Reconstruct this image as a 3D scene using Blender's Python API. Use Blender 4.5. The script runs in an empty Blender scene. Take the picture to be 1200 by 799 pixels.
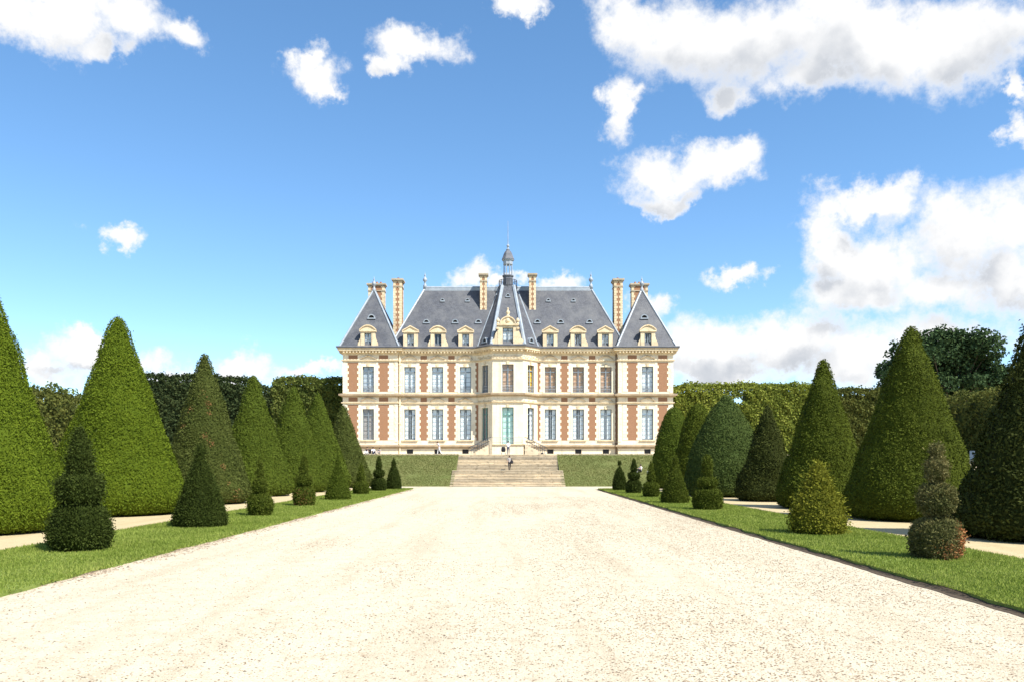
import bpy, bmesh, math, random
import numpy as np
from mathutils import Vector, Matrix, noise as mnoise

R = math.radians
sc = bpy.context.scene
C = sc.collection
random.seed(7)

# ------------------------------------------------------------------ camera
EYE = 2.4
cd = bpy.data.cameras.new('camera')
cd.sensor_width = 36.0
cd.lens = 28.8
cd.shift_y = 0.1196
cd.shift_x = 0.0025
cd.clip_start = 0.1
cd.clip_end = 8000
cam = bpy.data.objects.new('camera', cd)
cam.location = (0, 0, EYE)
cam.rotation_euler = (R(90), 0, 0)
C.objects.link(cam)
sc.camera = cam

# ------------------------------------------------------------------ render / exposure
sc.render.engine = 'CYCLES'
sc.cycles.use_denoising = True
sc.cycles.max_bounces = 6
sc.cycles.diffuse_bounces = 3
sc.cycles.glossy_bounces = 3
sc.cycles.transparent_max_bounces = 8
sc.view_settings.view_transform = 'Standard'
sc.view_settings.look = 'None'
sc.view_settings.gamma = 1.0
sc.view_settings.use_curve_mapping = False
sc.view_settings.exposure = 0.8

# ------------------------------------------------------------------ sun
SUN_AZ = 48.0     # degrees to the right of straight behind the camera
SUN_EL = 50.0
sd = bpy.data.lights.new('sun', 'SUN')
sd.energy = 5.0
sd.angle = R(0.53)
sd.color = (1.0, 0.955, 0.87)
sun = bpy.data.objects.new('sun', sd)
ssx, ssy, ssz = math.sin(R(SUN_AZ)) * math.cos(R(SUN_EL)), -math.cos(R(SUN_AZ)) * math.cos(R(SUN_EL)), math.sin(R(SUN_EL))
sun.rotation_euler = Vector((ssx, ssy, ssz)).to_track_quat('Z', 'Y').to_euler()
sun.location = (60, -60, 90)
C.objects.link(sun)

# ------------------------------------------------------------------ world: Nishita sky with cumulus clouds
world = bpy.data.worlds.new('World')
sc.world = world
world.cycles.sampling_method = 'MANUAL'
world.cycles.sample_map_resolution = 512
world.use_nodes = True
wt = world.node_tree
for n in list(wt.nodes):
    wt.nodes.remove(n)


class NT:
    """tiny helper for node trees"""
    def __init__(self, tree):
        self.t = tree

    def n(self, typ, **kw):
        nd = self.t.nodes.new(typ)
        for k, v in kw.items():
            setattr(nd, k, v)
        return nd

    def put(self, sock, v):
        if isinstance(v, bpy.types.NodeSocket):
            self.t.links.new(v, sock)
        else:
            sock.default_value = v

    def math(self, op, a, b=None, c=None, clamp=False):
        nd = self.n('ShaderNodeMath', operation=op, use_clamp=clamp)
        self.put(nd.inputs[0], a)
        if b is not None:
            self.put(nd.inputs[1], b)
        if c is not None:
            self.put(nd.inputs[2], c)
        return nd.outputs[0]

    def vmath(self, op, a, b=None, c=None):
        nd = self.n('ShaderNodeVectorMath', operation=op)
        self.put(nd.inputs[0], a)
        if b is not None:
            self.put(nd.inputs[1], b)
        if c is not None:
            self.put(nd.inputs[2], c)
        return nd.outputs['Value'] if op in ('LENGTH', 'DOT_PRODUCT', 'DISTANCE') else nd.outputs[0]

    def mix(self, f, a, b, blend='MIX'):
        nd = self.n('ShaderNodeMix', data_type='RGBA', blend_type=blend)
        self.put(nd.inputs[0], f)
        self.put(nd.inputs[6], a)
        self.put(nd.inputs[7], b)
        return nd.outputs[2]

    def maprange(self, v, a, b, c=0.0, d=1.0, smooth=True):
        nd = self.n('ShaderNodeMapRange', interpolation_type='SMOOTHSTEP' if smooth else 'LINEAR')
        self.put(nd.inputs[0], v)
        for i, q in enumerate((a, b, c, d)):
            self.put(nd.inputs[1 + i], q)
        return nd.outputs[0]

    def noise(self, vec, scale, detail=6, rough=0.55, dist=0.0):
        nd = self.n('ShaderNodeTexNoise')
        if vec is not None:
            self.put(nd.inputs['Vector'], vec)
        nd.inputs['Scale'].default_value = scale
        nd.inputs['Detail'].default_value = detail
        nd.inputs['Roughness'].default_value = rough
        nd.inputs['Distortion'].default_value = dist
        return nd.outputs['Fac'], nd.outputs['Color']

    def ramp(self, f, stops):
        nd = self.n('ShaderNodeValToRGB')
        el = nd.color_ramp.elements
        while len(el) < len(stops):
            el.new(0.5)
        for e, (p, c) in zip(el, stops):
            e.position = p
            e.color = (*c, 1)
        self.put(nd.inputs[0], f)
        return nd.outputs[0]


# cumulus clouds: azimuth / elevation (degrees) of their lobes and their half sizes
CLOUDS = [
    (8.8, 27.8, 2.62, 1.84), (11.9, 26.9, 4.57, 2.76), (17.5, 26.5, 7.06, 3.13), (23.3, 25.5, 5.54, 2.59), (28.1, 24.8, 5.57, 2.68),
    (31.7, 24.4, 3.02, 2.17), (15.3, 23.3, 2.11, 1.44), (20.7, 23.8, 3.13, 1.60), (7.2, 23.6, 1.29, 1.69), (9.9, 19.1, 3.19, 1.57),
    (13.6, 19.4, 4.23, 1.44), (15.9, 19.5, 2.10, 1.11), (10.2, 17.8, 2.60, 0.74), (23.3, 16.0, 2.62, 1.20), (22.0, 13.7, 2.31, 1.55),
    (24.8, 12.9, 3.94, 2.29), (28.6, 13.8, 3.22, 2.67), (31.7, 13.8, 3.24, 2.34), (22.8, 10.8, 4.57, 1.58), (27.7, 10.6, 5.15, 2.02),
    (31.7, 10.7, 2.59, 2.42), (14.8, 7.9, 3.91, 1.92), (19.1, 8.0, 5.33, 1.88), (23.3, 6.7, 4.53, 1.94), (13.6, 6.2, 3.38, 1.37),
    (27.2, 7.5, 4.25, 2.08), (15.4, 12.3, 1.55, 0.71), (31.6, 19.2, 1.13, 0.87), (32.0, 21.6, 0.60, 1.25), (-29.2, 25.4, 4.09, 1.61),
    (-25.0, 26.1, 3.92, 1.68), (-21.2, 25.7, 2.34, 1.06), (-26.9, 24.4, 2.37, 0.85), (-31.4, 25.3, 2.61, 1.17), (-13.2, 25.6, 1.24, 1.12),
    (-12.5, 24.5, 2.16, 1.34), (-11.3, 24.0, 1.43, 0.68), (-6.4, 27.0, 2.36, 1.22), (-7.5, 26.0, 1.29, 0.57), (0.5, 29.1, 2.15, 0.73),
    (-25.8, 14.1, 1.35, 0.70), (-27.6, 6.2, 2.11, 1.46), (-27.6, 7.3, 1.03, 0.62), (-22.2, 6.2, 2.30, 0.98), (-17.7, 6.3, 2.44, 1.01),
    (-13.0, 6.0, 2.15, 0.52), (-29.7, 5.3, 2.25, 1.13), (-25.0, 5.6, 2.45, 1.07), (-20.4, 5.5, 3.15, 0.78), (-2.7, 12.8, 1.43, 1.02),
    (-0.7, 12.5, 1.07, 0.57), (2.6, 12.4, 2.03, 0.74), (10.2, 10.9, 1.62, 1.02),
]


def cloud_group():
    g = bpy.data.node_groups.new('cloud_field', 'ShaderNodeTree')
    g.interface.new_socket('Vector', in_out='INPUT', socket_type='NodeSocketVector')
    g.interface.new_socket('Field', in_out='OUTPUT', socket_type='NodeSocketFloat')
    N = NT(g)
    gi = N.n('NodeGroupInput')
    go = N.n('NodeGroupOutput')
    p = gi.outputs[0]
    cur = None
    for (a, e, ra, re) in CLOUDS:
        v = N.vmath('MULTIPLY_ADD', p, (1 / ra, 1 / re, 0), (-a / ra, -e / re, 0))
        d = N.vmath('LENGTH', v)
        cur = d if cur is None else N.math('SMOOTH_MIN', cur, d, 0.35)
    g.links.new(N.math('SUBTRACT', 1.0, cur), go.inputs[0])
    return g


W = NT(wt)
tc = W.n('ShaderNodeTexCoord')
direction = W.vmath('NORMALIZE', tc.outputs['Generated'])
sep = W.n('ShaderNodeSeparateXYZ')
wt.links.new(direction, sep.inputs[0])
az = W.math('MULTIPLY', W.math('ARCTAN2', sep.outputs[0], sep.outputs[1]), 57.29578)
el = W.math('MULTIPLY', W.math('ARCSINE', sep.outputs[2]), 57.29578)
cmb = W.n('ShaderNodeCombineXYZ')
wt.links.new(az, cmb.inputs[0])
wt.links.new(el, cmb.inputs[1])
pang = cmb.outputs[0]
# ragged edges: warp the angle coordinates with two octaves of noise
_, w1 = W.noise(direction, 6.0, 4, 0.55)
_, w2 = W.noise(direction, 22.0, 5, 0.66)
warp = W.vmath('ADD', W.vmath('MULTIPLY', W.vmath('SUBTRACT', w1, (0.5, 0.5, 0.5)), (7.0, 4.0, 0.0)),
               W.vmath('MULTIPLY', W.vmath('SUBTRACT', w2, (0.5, 0.5, 0.5)), (4.6, 3.6, 0.0)))
pw = W.vmath('ADD', pang, warp)
fbm, _ = W.noise(direction, 13.0, 9, 0.66)
grp = cloud_group()


def field(vec):
    nd = W.n('ShaderNodeGroup')
    nd.node_tree = grp
    wt.links.new(vec, nd.inputs[0])
    return W.math('MAXIMUM', nd.outputs[0], -0.9)


# the same kind of fair-weather cloud goes on all round the sky
gen, _ = W.noise(W.vmath('MULTIPLY', direction, (1.0, 1.0, 1.9)), 3.1, 4, 0.5)
gen_f = W.math('MULTIPLY', W.math('SUBTRACT', gen, 0.56), 5.0)
away = W.math('MAXIMUM', W.maprange(W.math('ABSOLUTE', az), 38, 48), W.maprange(el, 33, 41))
gen_f = W.math('ADD', gen_f, W.math('MULTIPLY', W.math('SUBTRACT', away, 1.0), 4.0))
f_here = W.math('MAXIMUM', field(pw), gen_f)
f_up = W.math('MAXIMUM', field(W.vmath('ADD', pw, (0.6, 1.9, 0.0))), gen_f)
dens = W.math('ADD', W.math('MULTIPLY', f_here, 1.35), W.math('MULTIPLY', W.math('SUBTRACT', fbm, 0.5), 3.2))
alpha = W.maprange(dens, -0.36, 0.78)
alpha = W.math('MULTIPLY', alpha, W.maprange(el, -1.0, 2.0))
fb2, _ = W.noise(W.vmath('ADD', direction, (0.015, 0.0, 0.035)), 13.0, 3, 0.5)
under = W.math('ADD', f_up, W.math('MULTIPLY', W.math('SUBTRACT', fb2, 0.5), 2.5))
shade = W.math('MULTIPLY', W.maprange(under, 0.05, 1.05), W.maprange(dens, 0.1, 0.9))
sky = W.n('ShaderNodeTexSky')
sky.sky_type = 'NISHITA'
sky.sun_disc = False
sky.sun_elevation = R(SUN_EL)
sky.sun_rotation = math.atan2(ssx, ssy)
sky.air_density = 1.0
sky.dust_density = 0.0
sky.altitude = 2500
sky.ozone_density = 2.0
hs = W.n('ShaderNodeHueSaturation')
hs.inputs['Hue'].default_value = 0.496
hs.inputs['Saturation'].default_value = 1.2
hs.inputs['Value'].default_value = 1.25
gm = W.n('ShaderNodeGamma')
gm.inputs['Gamma'].default_value = 0.88
wt.links.new(sky.outputs[0], gm.inputs['Color'])
wt.links.new(gm.outputs[0], hs.inputs['Color'])
ccol = W.mix(shade, (4.5, 4.5, 4.5, 1), (2.7, 2.85, 3.1, 1))
skycol = W.mix(alpha, hs.outputs[0], ccol)
bg = W.n('ShaderNodeBackground')
wt.links.new(skycol, bg.inputs['Color'])
bg.inputs['Strength'].default_value = 0.135
wo = W.n('ShaderNodeOutputWorld')
wt.links.new(bg.outputs[0], wo.inputs['Surface'])

# ------------------------------------------------------------------ materials
M = {}


def newmat(name):
    m = bpy.data.materials.new(name)
    m.use_nodes = True
    M[name] = m
    N = NT(m.node_tree)
    b = m.node_tree.nodes['Principled BSDF']
    b.inputs['Specular IOR Level'].default_value = 0.3
    return m, N, b


def mat_noise(name, c1, c2, scale=2.0, rough=0.8, bump=0.0, bscale=30.0, c3=None, spec=0.3, detail=6, bdist=0.02, metallic=0.0, streak=None):
    m, N, b = newmat(name)
    tcn = N.n('ShaderNodeTexCoord')
    o = tcn.outputs['Object']
    f, _ = N.noise(o, scale, detail, 0.6)
    f = N.maprange(f, 0.32, 0.68)
    col = N.mix(f, (*c1, 1), (*c2, 1))
    if c3 is not None:
        g, _ = N.noise(o, scale * 5.3, 5, 0.65)
        col = N.mix(N.maprange(g, 0.5, 0.72), col, (*c3, 1))
    if streak is not None:
        g, _ = N.noise(N.vmath('MULTIPLY', o, (2.6, 2.6, 0.28)), 1.0, 6, 0.7)
        col = N.mix(N.math('MULTIPLY', N.maprange(g, 0.50, 0.74), 0.55), col, (*streak, 1))
    N.put(b.inputs['Base Color'], col)
    b.inputs['Roughness'].default_value = rough
    b.inputs['Specular IOR Level'].default_value = spec
    b.inputs['Metallic'].default_value = metallic
    if bump:
        g, _ = N.noise(o, bscale, 5, 0.6)
        bn = N.n('ShaderNodeBump')
        bn.inputs['Strength'].default_value = bump
        bn.inputs['Distance'].default_value = bdist
        N.put(bn.inputs['Height'], g)
        N.put(b.inputs['Normal'], bn.outputs[0])
    return m


def mat_leaf(name, dark, mid, light, patch=0.5, trans=0.22, patch_scale=0.5, dead=(0.24, 0.125, 0.05)):
    """foliage: per-leaf tint, slow patches of tone, brown where an attribute says so"""
    m, N, b = newmat(name)
    at = N.n('ShaderNodeAttribute', attribute_name='tint')
    ad = N.n('ShaderNodeAttribute', attribute_name='dead')
    tcn = N.n('ShaderNodeTexCoord')
    f, _ = N.noise(tcn.outputs['Object'], patch_scale, 4, 0.6)
    f2, _ = N.noise(tcn.outputs['Object'], patch_scale * 6, 4, 0.6)
    v = N.math('ADD', at.outputs['Fac'], N.math('MULTIPLY', N.math('SUBTRACT', f, 0.5), patch * 1.6))
    v = N.math('ADD', v, N.math('MULTIPLY', N.math('SUBTRACT', f2, 0.5), patch), clamp=True)
    col = N.ramp(v, [(0.0, dark), (0.5, mid), (1.0, light)])
    col = N.mix(ad.outputs['Fac'], col, (*dead, 1))
    N.put(b.inputs['Base Color'], col)
    b.inputs['Roughness'].default_value = 0.75
    b.inputs['Specular IOR Level'].default_value = 0.08
    tr = N.n('ShaderNodeBsdfTranslucent')
    N.put(tr.inputs['Color'], col)
    mx = N.n('ShaderNodeMixShader')
    mx.inputs[0].default_value = trans
    N.put(mx.inputs[1], b.outputs[0])
    N.put(mx.inputs[2], tr.outputs[0])
    N.put(m.node_tree.nodes['Material Output'].inputs['Surface'], mx.outputs[0])
    return m


# stone and building
mat_noise('limestone', (0.84, 0.745, 0.565), (0.75, 0.645, 0.465), 0.6, 0.85, 0.25, 8, c3=(0.66, 0.55, 0.39), streak=(0.46, 0.38, 0.27))
mat_noise('limestone_trim', (0.76, 0.63, 0.42), (0.60, 0.48, 0.31), 1.2, 0.85, 0.2, 10, c3=(0.44, 0.36, 0.25), streak=(0.30, 0.24, 0.17))
mat_noise('limestone_pale', (0.85, 0.765, 0.595), (0.77, 0.67, 0.49), 0.8, 0.85, 0.2, 9)
mat_noise('limestone_weathered_or_shaded', (0.52, 0.44, 0.32), (0.34, 0.29, 0.21), 0.6, 0.9, 0.4, 6, c3=(0.24, 0.20, 0.15))  # weathered stone; also paints the shade on one perron pillar
mat_noise('limestone_stained', (0.50, 0.39, 0.26), (0.36, 0.28, 0.19), 1.4, 0.9, 0.2, 10, c3=(0.27, 0.21, 0.15))
mat_noise('step_stone', (0.70, 0.59, 0.42), (0.54, 0.45, 0.32), 0.45, 0.9, 0.4, 6, c3=(0.36, 0.30, 0.21))
mat_noise('pipe_shade_brown', (0.20, 0.12, 0.08), (0.15, 0.09, 0.06), 3, 0.6)  # brown stands for the pavilion's shadow on one downpipe
mat_noise('lead', (0.33, 0.37, 0.41), (0.24, 0.28, 0.32), 1.5, 0.5, 0.1, 5, spec=0.5)
mat_noise('lead_dark', (0.14, 0.145, 0.16), (0.09, 0.095, 0.11), 1.5, 0.5, 0.1, 5, spec=0.5)
mat_noise('window_paint', (0.19, 0.225, 0.25), (0.15, 0.18, 0.205), 3, 0.5)
mat_noise('window_paint_green', (0.13, 0.27, 0.25), (0.10, 0.22, 0.21), 3, 0.5)
mat_noise('curtain', (0.90, 0.91, 0.92), (0.82, 0.84, 0.86), 2.2, 0.9)
mat_noise('curtain_grey', (0.60, 0.63, 0.66), (0.48, 0.51, 0.55), 2.2, 0.9)
mat_noise('curtain_green', (0.68, 0.86, 0.77), (0.60, 0.80, 0.72), 2.2, 0.9)
mat_noise('blind_wood', (0.66, 0.40, 0.24), (0.56, 0.32, 0.18), 2.2, 0.8)
mat_noise('blind_amber', (0.85, 0.50, 0.08), (0.75, 0.42, 0.07), 2.2, 0.8)
mat_noise('shutter_grey', (0.40, 0.33, 0.30), (0.32, 0.27, 0.25), 2.2, 0.8)
mat_noise('room_shade', (0.03, 0.025, 0.02), (0.02, 0.02, 0.02), 1.0, 0.9)  # near-black colour painted in for unlit interiors
mat_noise('iron', (0.06, 0.06, 0.065), (0.04, 0.04, 0.045), 4, 0.5)
mat_noise('iron_grey', (0.33, 0.36, 0.38), (0.28, 0.30, 0.33), 4, 0.5)
mat_noise('clay_pot', (0.42, 0.19, 0.10), (0.34, 0.15, 0.08), 4, 0.8)
mat_noise('skin', (0.60, 0.38, 0.28), (0.55, 0.34, 0.25), 8, 0.6)
mat_noise('cloth_white', (0.80, 0.79, 0.78), (0.72, 0.71, 0.72), 8, 0.9)
mat_noise('cloth_black', (0.03, 0.03, 0.035), (0.02, 0.02, 0.025), 8, 0.9)
mat_noise('cloth_navy', (0.05, 0.06, 0.11), (0.04, 0.05, 0.09), 8, 0.9)
mat_noise('cloth_grey', (0.38, 0.35, 0.34), (0.30, 0.28, 0.27), 8, 0.9)
mat_noise('hair_dark', (0.05, 0.03, 0.02), (0.03, 0.02, 0.015), 20, 0.6)
mat_noise('white_paint', (0.80, 0.81, 0.82), (0.72, 0.73, 0.75), 4, 0.6)
mat_noise('bark', (0.10, 0.075, 0.05), (0.06, 0.045, 0.03), 4, 0.9, 0.6, 14)
mat_noise('soil', (0.085, 0.062, 0.040), (0.05, 0.036, 0.024), 9, 0.95, 0.9, 40, c3=(0.14, 0.11, 0.075))


def mat_brick():
    m, N, b = newmat('brick')
    tcn = N.n('ShaderNodeTexCoord')
    sp = N.n('ShaderNodeSeparateXYZ')
    N.put(sp.inputs[0], tcn.outputs['Object'])
    cb = N.n('ShaderNodeCombineXYZ')
    N.put(cb.inputs[0], N.math('ADD', sp.outputs[0], sp.outputs[1]))
    N.put(cb.inputs[1], sp.outputs[2])
    bt = N.n('ShaderNodeTexBrick')
    N.put(bt.inputs['Vector'], cb.outputs[0])
    bt.inputs['Color1'].default_value = (0.325, 0.15, 0.075, 1)
    bt.inputs['Color2'].default_value = (0.25, 0.108, 0.054, 1)
    bt.inputs['Mortar'].default_value = (0.36, 0.26, 0.17, 1)
    bt.inputs['Scale'].default_value = 1.0
    bt.inputs['Mortar Size'].default_value = 0.009
    bt.inputs['Brick Width'].default_value = 0.22
    bt.inputs['Row Height'].default_value = 0.07
    f, _ = N.noise(tcn.outputs['Object'], 1.1, 5, 0.65)
    col = N.mix(N.maprange(f, 0.35, 0.7), bt.outputs['Color'], (0.31, 0.165, 0.09, 1))
    N.put(b.inputs['Base Color'], col)
    b.inputs['Roughness'].default_value = 0.9


mat_brick()


def mat_slate():
    m, N, b = newmat('slate')
    tcn = N.n('ShaderNodeTexCoord')
    sp = N.n('ShaderNodeSeparateXYZ')
    N.put(sp.inputs[0], tcn.outputs['Object'])
    cb = N.n('ShaderNodeCombineXYZ')
    N.put(cb.inputs[0], N.math('ADD', sp.outputs[0], N.math('MULTIPLY', sp.outputs[1], 0.7)))
    N.put(cb.inputs[1], sp.outputs[2])
    bt = N.n('ShaderNodeTexBrick')
    N.put(bt.inputs['Vector'], cb.outputs[0])
    bt.inputs['Color1'].default_value = (0.088, 0.094, 0.112, 1)
    bt.inputs['Color2'].default_value = (0.058, 0.063, 0.077, 1)
    bt.inputs['Mortar'].default_value = (0.035, 0.037, 0.045, 1)
    bt.inputs['Scale'].default_value = 1.0
    bt.inputs['Mortar Size'].default_value = 0.012
    bt.inputs['Brick Width'].default_value = 0.24
    bt.inputs['Row Height'].default_value = 0.16
    f, _ = N.noise(tcn.outputs['Object'], 0.55, 6, 0.68)
    col = N.mix(N.math('MULTIPLY', N.maprange(f, 0.36, 0.72), 0.65), bt.outputs['Color'], (0.145, 0.147, 0.150, 1))
    g, _ = N.noise(N.vmath('MULTIPLY', tcn.outputs['Object'], (3.0, 3.0, 0.35)), 1.0, 5, 0.6)
    col = N.mix(N.math('MULTIPLY', N.maprange(g, 0.5, 0.75), 0.45), col, (0.045, 0.048, 0.056, 1))
    N.put(b.inputs['Base Color'], col)
    b.inputs['Roughness'].default_value = 0.55
    b.inputs['Specular IOR Level'].default_value = 0.4
    bn = N.n('ShaderNodeBump')
    bn.inputs['Strength'].default_value = 0.35
    bn.inputs['Distance'].default_value = 0.02
    N.put(bn.inputs['Height'], bt.outputs['Fac'])
    bn.invert = True
    N.put(b.inputs['Normal'], bn.outputs[0])


mat_slate()


def mat_glass():
    m, N, b = newmat('glass')
    m.node_tree.nodes.remove(b)
    tr = N.n('ShaderNodeBsdfTransparent')
    tr.inputs[0].default_value = (0.93, 0.97, 0.98, 1)
    gl = N.n('ShaderNodeBsdfGlossy')
    gl.inputs['Roughness'].default_value = 0.03
    ge = N.n('ShaderNodeNewGeometry')
    c = N.math('ABSOLUTE', N.vmath('DOT_PRODUCT', ge.outputs['Incoming'], ge.outputs['Normal']))
    fz = N.math('ADD', 0.05, N.math('MULTIPLY', N.math('POWER', N.math('SUBTRACT', 1.0, c), 5.0), 0.95))
    mx = N.n('ShaderNodeMixShader')
    N.put(mx.inputs[0], N.math('MULTIPLY', fz, 1.3, clamp=True))
    N.put(mx.inputs[1], tr.outputs[0])
    N.put(mx.inputs[2], gl.outputs[0])
    N.put(m.node_tree.nodes['Material Output'].inputs['Surface'], mx.outputs[0])


mat_glass()


def mat_gravel(name, base, tan, brown, patch_lo=0.45, patch_hi=0.75):
    m, N, b = newmat(name)
    tcn = N.n('ShaderNodeTexCoord')
    o = tcn.outputs['Object']
    big, _ = N.noise(o, 0.16, 5, 0.6)
    med, _ = N.noise(o, 2.2, 6, 0.7)
    fine, _ = N.noise(o, 26, 6, 0.75)
    vo = N.n('ShaderNodeTexVoronoi')
    N.put(vo.inputs['Vector'], o)
    vo.inputs['Scale'].default_value = 34
    vs = N.n('ShaderNodeSeparateColor')
    N.put(vs.inputs[0], vo.outputs['Color'])
    col = N.mix(N.maprange(big, 0.4, 0.7), (*base, 1), (*[x * 0.93 for x in base], 1))
    col = N.mix(N.math('MULTIPLY', N.maprange(med, patch_lo, patch_hi), 0.75), col, (*tan, 1))
    col = N.mix(N.math('MULTIPLY', N.maprange(fine, 0.50, 0.72), 0.6), col, (*tan, 1))
    st, _ = N.noise(N.vmath('MULTIPLY', o, (0.9, 0.07, 1.0)), 1.0, 5, 0.65)
    col = N.mix(N.math('MULTIPLY', N.maprange(st, 0.46, 0.68), 0.55), col, (*tan, 1))
    # single darker stones, more of them where the gravel is worn
    thr = N.math('SUBTRACT', 0.985, N.math('MULTIPLY', N.maprange(med, 0.45, 0.75), 0.16))
    stone = N.math('GREATER_THAN', vs.outputs[0], thr)
    stone = N.math('MULTIPLY', stone, N.math('LESS_THAN', vo.outputs['Distance'], 0.42))
    col = N.mix(N.math('MULTIPLY', stone, 0.8), col, (*brown, 1))
    N.put(b.inputs['Base Color'], col)
    b.inputs['Roughness'].default_value = 0.95
    bn = N.n('ShaderNodeBump')
    bn.inputs['Strength'].default_value = 0.5
    bn.inputs['Distance'].default_value = 0.03
    N.put(bn.inputs['Height'], N.math('ADD', fine, N.math('MULTIPLY', vo.outputs['Distance'], 0.7)))
    N.put(b.inputs['Normal'], bn.outputs[0])


mat_gravel('gravel', (0.55, 0.49, 0.365), (0.40, 0.325, 0.225), (0.17, 0.12, 0.08))
mat_gravel('path_gravel', (0.49, 0.40, 0.235), (0.40, 0.315, 0.17), (0.25, 0.18, 0.10))
mat_gravel('slope_gravel', (0.46, 0.38, 0.25), (0.36, 0.29, 0.18), (0.22, 0.17, 0.11))


def mat_pebble():
    m, N, b = newmat('pebble')
    at = N.n('ShaderNodeAttribute', attribute_name='tint')
    col = N.ramp(at.outputs['Fac'], [(0.0, (0.10, 0.075, 0.055)), (0.22, (0.26, 0.18, 0.12)), (0.45, (0.42, 0.34, 0.23)), (1.0, (0.66, 0.59, 0.45))])
    N.put(b.inputs['Base Color'], col)
    b.inputs['Roughness'].default_value = 0.85


mat_pebble()

mat_noise('lawn', (0.16, 0.215, 0.038), (0.21, 0.26, 0.055), 0.5, 0.9, 0.8, 45, c3=(0.10, 0.14, 0.028))
mat_noise('bank_grass', (0.140, 0.145, 0.046), (0.115, 0.135, 0.038), 0.22, 0.95, 0.5, 20, c3=(0.10, 0.125, 0.03))
mat_noise('far_ground', (0.10, 0.12, 0.05), (0.14, 0.13, 0.07), 0.05, 0.95)
mat_leaf('grass_blade', (0.1365, 0.1890, 0.0273), (0.2310, 0.2940, 0.0525), (0.3360, 0.3727, 0.0945), 0.8, 0.38, 0.45)
mat_leaf('bank_blade', (0.085, 0.105, 0.028), (0.132, 0.142, 0.042), (0.185, 0.172, 0.066), 0.6, 0.25, 0.35)
mat_leaf('yew_bright', (0.0478, 0.0754, 0.0055), (0.0966, 0.1362, 0.0092), (0.1518, 0.1932, 0.0166), 0.35, 0.2, 0.35)
mat_leaf('yew_green', (0.0405, 0.0626, 0.0064), (0.0773, 0.1067, 0.0120), (0.1242, 0.1564, 0.0221), 0.35, 0.2, 0.35)
mat_leaf('yew_grey', (0.036, 0.05, 0.01), (0.07, 0.086, 0.018), (0.115, 0.13, 0.034), 0.45, 0.18, 0.5)
mat_leaf('yew_bluegreen', (0.032, 0.054, 0.012), (0.064, 0.092, 0.021), (0.102, 0.132, 0.036), 0.3, 0.18, 0.4)
mat_leaf('yew_dark', (0.0340, 0.0476, 0.0043), (0.0680, 0.0884, 0.0085), (0.1148, 0.1403, 0.0170), 0.4, 0.18, 0.5)
mat_leaf('yew_black', (0.0180, 0.0234, 0.0045), (0.0360, 0.0450, 0.0081), (0.0810, 0.0918, 0.0216), 0.4, 0.15, 0.6)
mat_leaf('bush_dark', (0.0180, 0.0280, 0.0040), (0.0360, 0.0520, 0.0090), (0.0800, 0.1020, 0.0200), 0.4, 0.2, 1.2)
mat_leaf('bush_olive', (0.036, 0.052, 0.006), (0.07, 0.092, 0.011), (0.13, 0.15, 0.024), 0.4, 0.2, 1.2)
mat_leaf('bush_yellow', (0.08, 0.092, 0.01), (0.165, 0.17, 0.018), (0.26, 0.25, 0.036), 0.4, 0.25, 1.2)
mat_leaf('hedge_lime', (0.095, 0.125, 0.02), (0.19, 0.225, 0.036), (0.31, 0.33, 0.066), 0.8, 0.3, 0.35)
mat_leaf('hedge_hornbeam', (0.055, 0.080, 0.018), (0.100, 0.130, 0.028), (0.170, 0.190, 0.045), 0.7, 0.3, 0.35)
mat_leaf('hedge_brown', (0.05, 0.064, 0.016), (0.094, 0.108, 0.024), (0.155, 0.155, 0.038), 0.8, 0.25, 0.5)
mat_leaf('hedge_dark', (0.0195, 0.0330, 0.0120), (0.0360, 0.0540, 0.0195), (0.0690, 0.0870, 0.0300), 0.7, 0.15, 0.4)  # very dark green leaf tone of its own
mat_leaf('oak_leaf', (0.0168, 0.0364, 0.0140), (0.0364, 0.0672, 0.0252), (0.0770, 0.1190, 0.0420), 0.5, 0.15, 0.2)


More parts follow.
